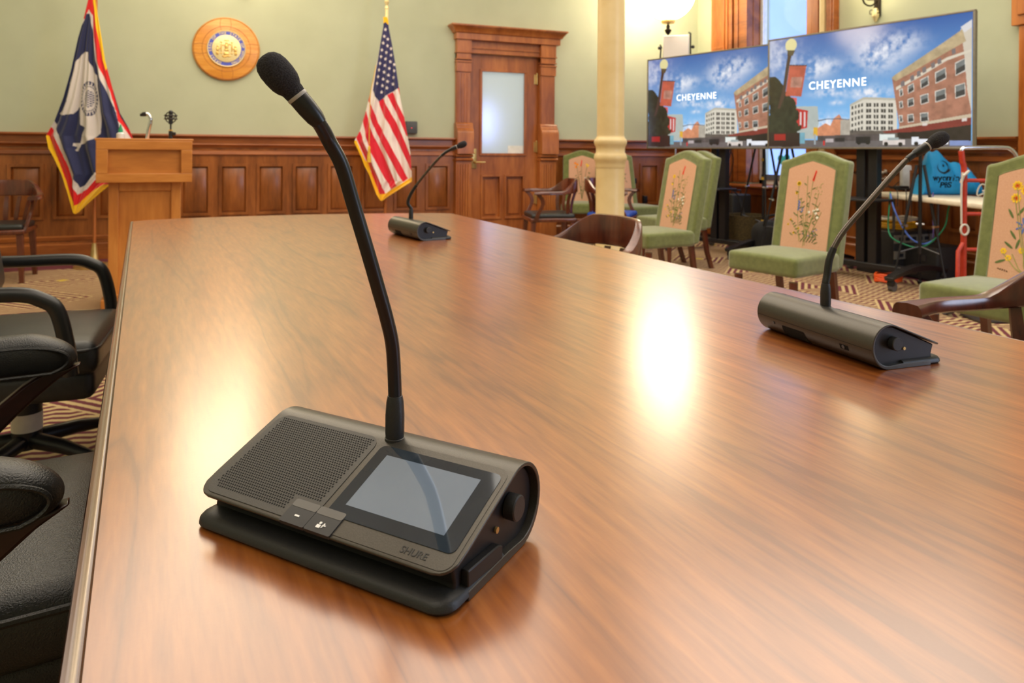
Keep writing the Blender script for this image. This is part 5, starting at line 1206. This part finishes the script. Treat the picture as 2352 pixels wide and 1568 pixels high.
# blue bag
qa = PH(2110, 448, TT); qb = PH(2244, 448, TT); bg = thing('tote_bag', ((qa.x+qb.x)/2+.0, (qa.y+qb.y)/2+.06, TT), 'bright blue printed tote bag slumped on the white folding table', 'bag', math.atan2(qb.y-qa.y, qb.x-qa.x)*.35)
def bagmesh():
    mb = MB(); prof_l = [(-.235, .0), (-.24, .06), (-.22, .14), (-.185, .22), (-.165, .30), (-.155, .35), (-.13, .375), (-.10, .36), (-.07, .385), (-.04, .36), (0, .315), (.05, .27), (.09, .285), (.13, .27), (.17, .275), (.2, .24), (.24, .20), (.27, .12), (.285, .05), (.29, 0)]
    K = 26; rs = []
    for j in range(K):
        u = -.235+(.29+.235)*j/(K-1); zt_ = np.interp(u, [p[0] for p in sorted(prof_l)], [p[1] for p in sorted(prof_l)])
        zt_ = max(zt_, .02); ring = []
        for i in range(18):
            a = 2*PI*i/18; wv_ = 1+.12*math.sin(7*u*10+3*a)+.08*math.sin(23*u+a*5); d_ = .085*wv_*(1-.55*max(0, math.sin(a))**2)
            ring.append((u, d_*math.cos(a)*-1, max(.001, zt_*(.5+.5*math.sin(a)))))
        rs.append(ring)
    mb.rings(rs); return mb
bagmesh().build('body', 'bag_blue', bg)
Mb = lambda x, z, y=-.104: Matrix.Translation((x, y, z))@Matrix.Rotation(PI/2, 4, 'X')
def flatwrap(o, tgt, off=.002):
    sw_ = o.modifiers.new('wrap', 'SHRINKWRAP'); sw_.target = tgt; sw_.wrap_method = 'PROJECT'; sw_.use_project_y = True; sw_.use_project_z = False; sw_.use_project_x = False; sw_.use_negative_direction = False; sw_.use_positive_direction = True; sw_.offset = off
bb = bg.children[0]
t1 = textmesh('print', 'wyoming', .075, 'print_black', bb, Mb(-.02, .145, -.16), .0005, .0015); t2 = textmesh('print', 'PBS', .065, 'print_black', bb, Mb(-.03, .085, -.16), .0005, .0015)
mb = MB()
ring_o = [(.055*math.cos(a), .055*math.sin(a)) for a in [2*PI*i/28 for i in range(28)]]; ring_i = [(.010+.042*math.cos(a), .008+.042*math.sin(a)) for a in [2*PI*i/28 for i in range(28)]]
mb.add([(-.05+x-.0, -.16, .235+z) for x, z in ring_o]+[(-.05-x*1+.0, -.16, .235+z) for x, z in [(p[0], p[1]) for p in ring_i]][0:0]+[(-.05-.008+.044*math.cos(a), -.16, .235+.006+.046*math.sin(a)) for a in [2*PI*i/28 for i in range(28)]], [(i, (i+1) % 28, (i+1) % 28+28, i+28) for i in range(28)])
mb.add([(-.055+.012*math.cos(a), -.16, .25+.012*math.sin(a)) for a in [2*PI*i/10 for i in range(10)]], [tuple(range(10))])
t3 = mb.build('print', 'print_black', bb)
for t_ in (t1, t2, t3): flatwrap(t_, bb)
# things on the folding table
def onT(x, y): p = PH(x, y, TT); return p
q = onT(2112, 440); o = thing('router', (q.x+.02, q.y+.20, TT), 'white upright router box left of the blue bag', 'router', at_); mb = MB(); mb.rbox((0, 0, .12), (.05, .18, .24), .02); mb.build('body', 'white_plastic', o)
mb = MB(); 
for k_ in range(6): mb.bx((-.027, -.06+k_*.022, .07), (-.024, -.05+k_*.022, .17))
mb.build('vents', 'rack_grey', o)
q = onT(2080, 437); o = thing('power_adapter', (q.x-.04, q.y-.02, TT), 'black power adapter block on the white folding table', 'adapter', .3); mb = MB(); mb.rbox((0, 0, .022), (.13, .07, .044), .008); mb.build('body', 'stand_black', o)
mb = MB(); mb.tube(smoothpath([(.06, 0, .02), (.10, .04, .05), (.05, .08, .08), (-.05, .07, .03), (-.10, .09, .06)], 6), .004); mb.build('lead', 'cable_black', o)
rc = random.Random(3)
def tangle(label, pos, n_, rx, rz_, mt, r_=.006):
    mb = MB(); pts = [(rc.uniform(-rx, rx), rc.uniform(-rx*.7, rx*.7), rc.uniform(r_+.001, rz_)) for i in range(n_)]; mb.tube([Vector((p.x, p.y, max(p.z, r_+.0005))) for p in smoothpath(pts, 6)], r_, 8)
    o = mb.build('cable_tangle', mt); o.location = pos; return tag(o, label, 'cable')
q = onT(2055, 436); tangle('white cable tangle at the left of the white folding table', (q.x, q.y+.15, TT), 16, .12, .20, 'cable_white', .007)
q = onT(2265, 455); tangle('white and tangled leads right of the blue bag', (q.x+.10, q.y+.10, TT), 14, .10, .12, 'cable_white', .006)
q = onT(2268, 462); tangle('dark leads at the right end of the white folding table', (q.x+.05, q.y+.04, TT), 12, .08, .06, 'cable_black', .005)
q = onT(2060, 440); tangle('dark cable tangle on the white folding table beside the black adapter', (q.x+.05, q.y+.08, TT), 14, .12, .05, 'cable_black', .004)
def cable(label, mt, pts, r_=.006):
    mb = MB(); mb.tube(smoothpath(pts, 8), r_, 8); return tag(mb.build('hanging_cable', mt), label, 'cable')
cable('green cable hanging in a long loop below the folding table', 'cable_green', [P(2045, 440, 6.2), P(2042, 480, 6.0), P(2040, 520, 6.0), P(2048, 545, 5.95), P(2080, 562, 5.9), P(2110, 568, 5.85), P(2140, 555, 5.8), P(2170, 520, 5.75), P(2178, 480, 5.75), P(2188, 455, 5.75)])
cable('blue cable drooping under the folding table', 'cable_blue', [P(2045, 445, 6.15), P(2052, 475, 6.0), P(2068, 512, 5.95), P(2090, 545, 5.9), P(2118, 560, 5.85), P(2145, 552, 5.8)], .007)
cable('purple cable hanging straight down below the blue bag', 'cable_purple', [P(2143, 443, 5.88), P(2142, 480, 5.75), P(2144, 520, 5.75), P(2143, 545, 5.8)], .005)
cable('dark lead hanging at the window left of the tripod', 'cable_black', [P(1675, 340, 7.9), P(1684, 365, 7.9), P(1678, 400, 7.9), P(1672, 425, 7.9), P(1700, 455, 8.0), P(1712, 500, 7.9), P(1718, 545, 7.8)], .005)
cable('black lead running to the floor from the left stand', 'cable_black', [P(1680, 340, 7.95), P(1672, 380, 7.95), P(1671, 420, 7.95), P(1695, 450, 8.0), P(1715, 520, 7.8)], .007)
for i_, (xx, dz_) in enumerate(((2080, 20), (2092, 35), (2060, 12))):
    cable('thin black lead over the edge of the folding table, ' + ('middle', 'rightmost', 'leftmost')[i_] + ' of three', 'cable_black', [P(xx, 434, 6.05), P(xx+2, 448, 5.98), P(xx+1, 462+dz_, 5.99)], .004)
# stacked equipment under the folding table
q = PH(2060, 632, 0); er = thing('equipment_rack', (q.x+.06, q.y+.16, 0), 'grey rack of electronics under the folding table', 'rack', AW)
mb = MB(); mb.rbox((0, 0, .20), (.50, .40, .40), .01); mb.build('body', 'rack_dark', er)
for z in (.30, .16):
    mb = MB(); mb.m('rack_grey'); mb.bx((-.25, -.212, z), (.25, -.2, z+.07)); mb.m('print_black')
    for k_ in range(5): mb.bx((-.2+k_*.08, -.216, z+.02), (-.15+k_*.08, -.21, z+.05))
    mb.build('front_panel', None, er)
def coil(label, pos, R_, n_, mt, r_=.008, flat=.7):
    mb = MB(); pts = []
    for i in range(n_*18): a = 2*PI*i/18; rr = R_*(1+.06*math.sin(i*.7)); pts.append((rr*math.cos(a), rr*flat*math.sin(a), r_+.001+.012*(i//18)+.006*math.sin(i*1.3)+.006))
    mb.tube(pts, r_, 8); o = mb.build('cable_coil', mt); o.location = pos; return tag(o, label, 'cable')
qq = er.location
coil('yellow cable coil lying on the grey rack', (qq.x-.0, qq.y, .402), .19, 4, 'cable_yellow', .010)
coil('cream cable coil lying on the yellow coil', (qq.x+.04, qq.y-.02, .475), .17, 2, 'cable_white', .009)
q = PH(2040, 648, 0); coil('orange extension cable heaped on the floor before the rack', (q.x, q.y, 0.0), .11, 5, 'cable_orange', .010)
q = PH(2150, 640, 0); o = thing('equipment_case', (q.x-.05, q.y+.10, 0), 'large black equipment case on the floor under the folding table', 'case', at_+.3)
mb = MB(); mb.rbox((0, 0, .15), (.55, .34, .30), .02); mb.build('body', 'rack_dark', o)
for x_ in (-.15, .15): mb = MB(); mb.bx((x_-.02, -.178, .17), (x_+.02, -.168, .22)); mb.build('latch', 'steel', o)
# red hand truck with a chrome loop handle
ZH = 4.84; hl = P(2213, 600, ZH); hr = P(2334, 600, ZH)
ht = thing('hand_truck', (hl.x, hl.y, 0), 'red tubular hand truck with chrome loop handle before the folding table', 'hand truck', 0)
w_h = hr.x-hl.x; wm = P(2287, 600, ZH).x-hl.x
mb = MB(); mb.tube(smoothpath([(0, 0, .04), (0, 0, .7), (0, 0, .98), (-.012, 0, 1.04), (-.02, .0, 1.115)], 5), .019); mb.tube([(w_h, 0, .04), (w_h, 0, 1.06)], .019); mb.build('frame', 'truck_red', ht)
mb = MB(); mb.tube(smoothpath([(-.02, 0, 1.112), (-.012, 0, 1.130), (.03, 0, 1.136), (w_h-.10, 0, 1.138), (w_h-.045, 0, 1.128), (w_h-.008, 0, 1.09), (w_h, 0, 1.05)], 6), .012, 12); mb.build('loop_handle', 'chrome', ht)
mb = MB(); mb.tube([(wm, 0, .46), (wm, 0, .97)], .017); mb.build('middle_bar', 'truck_red', ht)
for z in (.915, .69, .45):
    mb = MB(); mb.tube([(0, 0, z), (w_h, 0, z)], .013); mb.build('rung', 'truck_red', ht)
mb = MB(); mb.tube([(0, 0, .50), (-.055, -.03, .44), (-.06, -.03, .08)], .014); mb.build('brace', 'truck_red', ht)
mb = MB(); mb.rbox((wm+.01, -.01, .955), (.06, .05, .07), .01); mb.build('hand_grip', 'stand_black', ht)
mb = MB(); mb.bx((-.02, -.20, .008), (w_h+.02, 0, .018)); mb.build('toe_plate', 'steel', ht)
for x_ in (-.085, w_h+.085):
    mb = MB(); mb.tube([(x_-.02, .06, .11), (x_+.02, .06, .11)], .108, 20); mb.build('wheel', 'caster_grey', ht)
mb = MB(); mb.m('cable_white'); mb.tube(smoothpath([(-.022, -.02, .97), (-.03, -.02, .85), (-.028, -.02, .62)], 6), .006)
mb.tube([(-.01+.026*math.cos(a), -.025, .585+.035*math.sin(a)) for a in [2*PI*i/16 for i in range(16)]], .007, closed=True); mb.tube([(-.02, 0, .90), (-.02, -.03, .95), (.02, -.02, .98)], .009); mb.build('rope', None, ht)
# ================================================================ square the room to the world axes
bpy.context.view_layer.update()
for o in list(COL.objects):
    if o.parent is None and o is not camo:
        o.matrix_world = GROT@o.matrix_basis
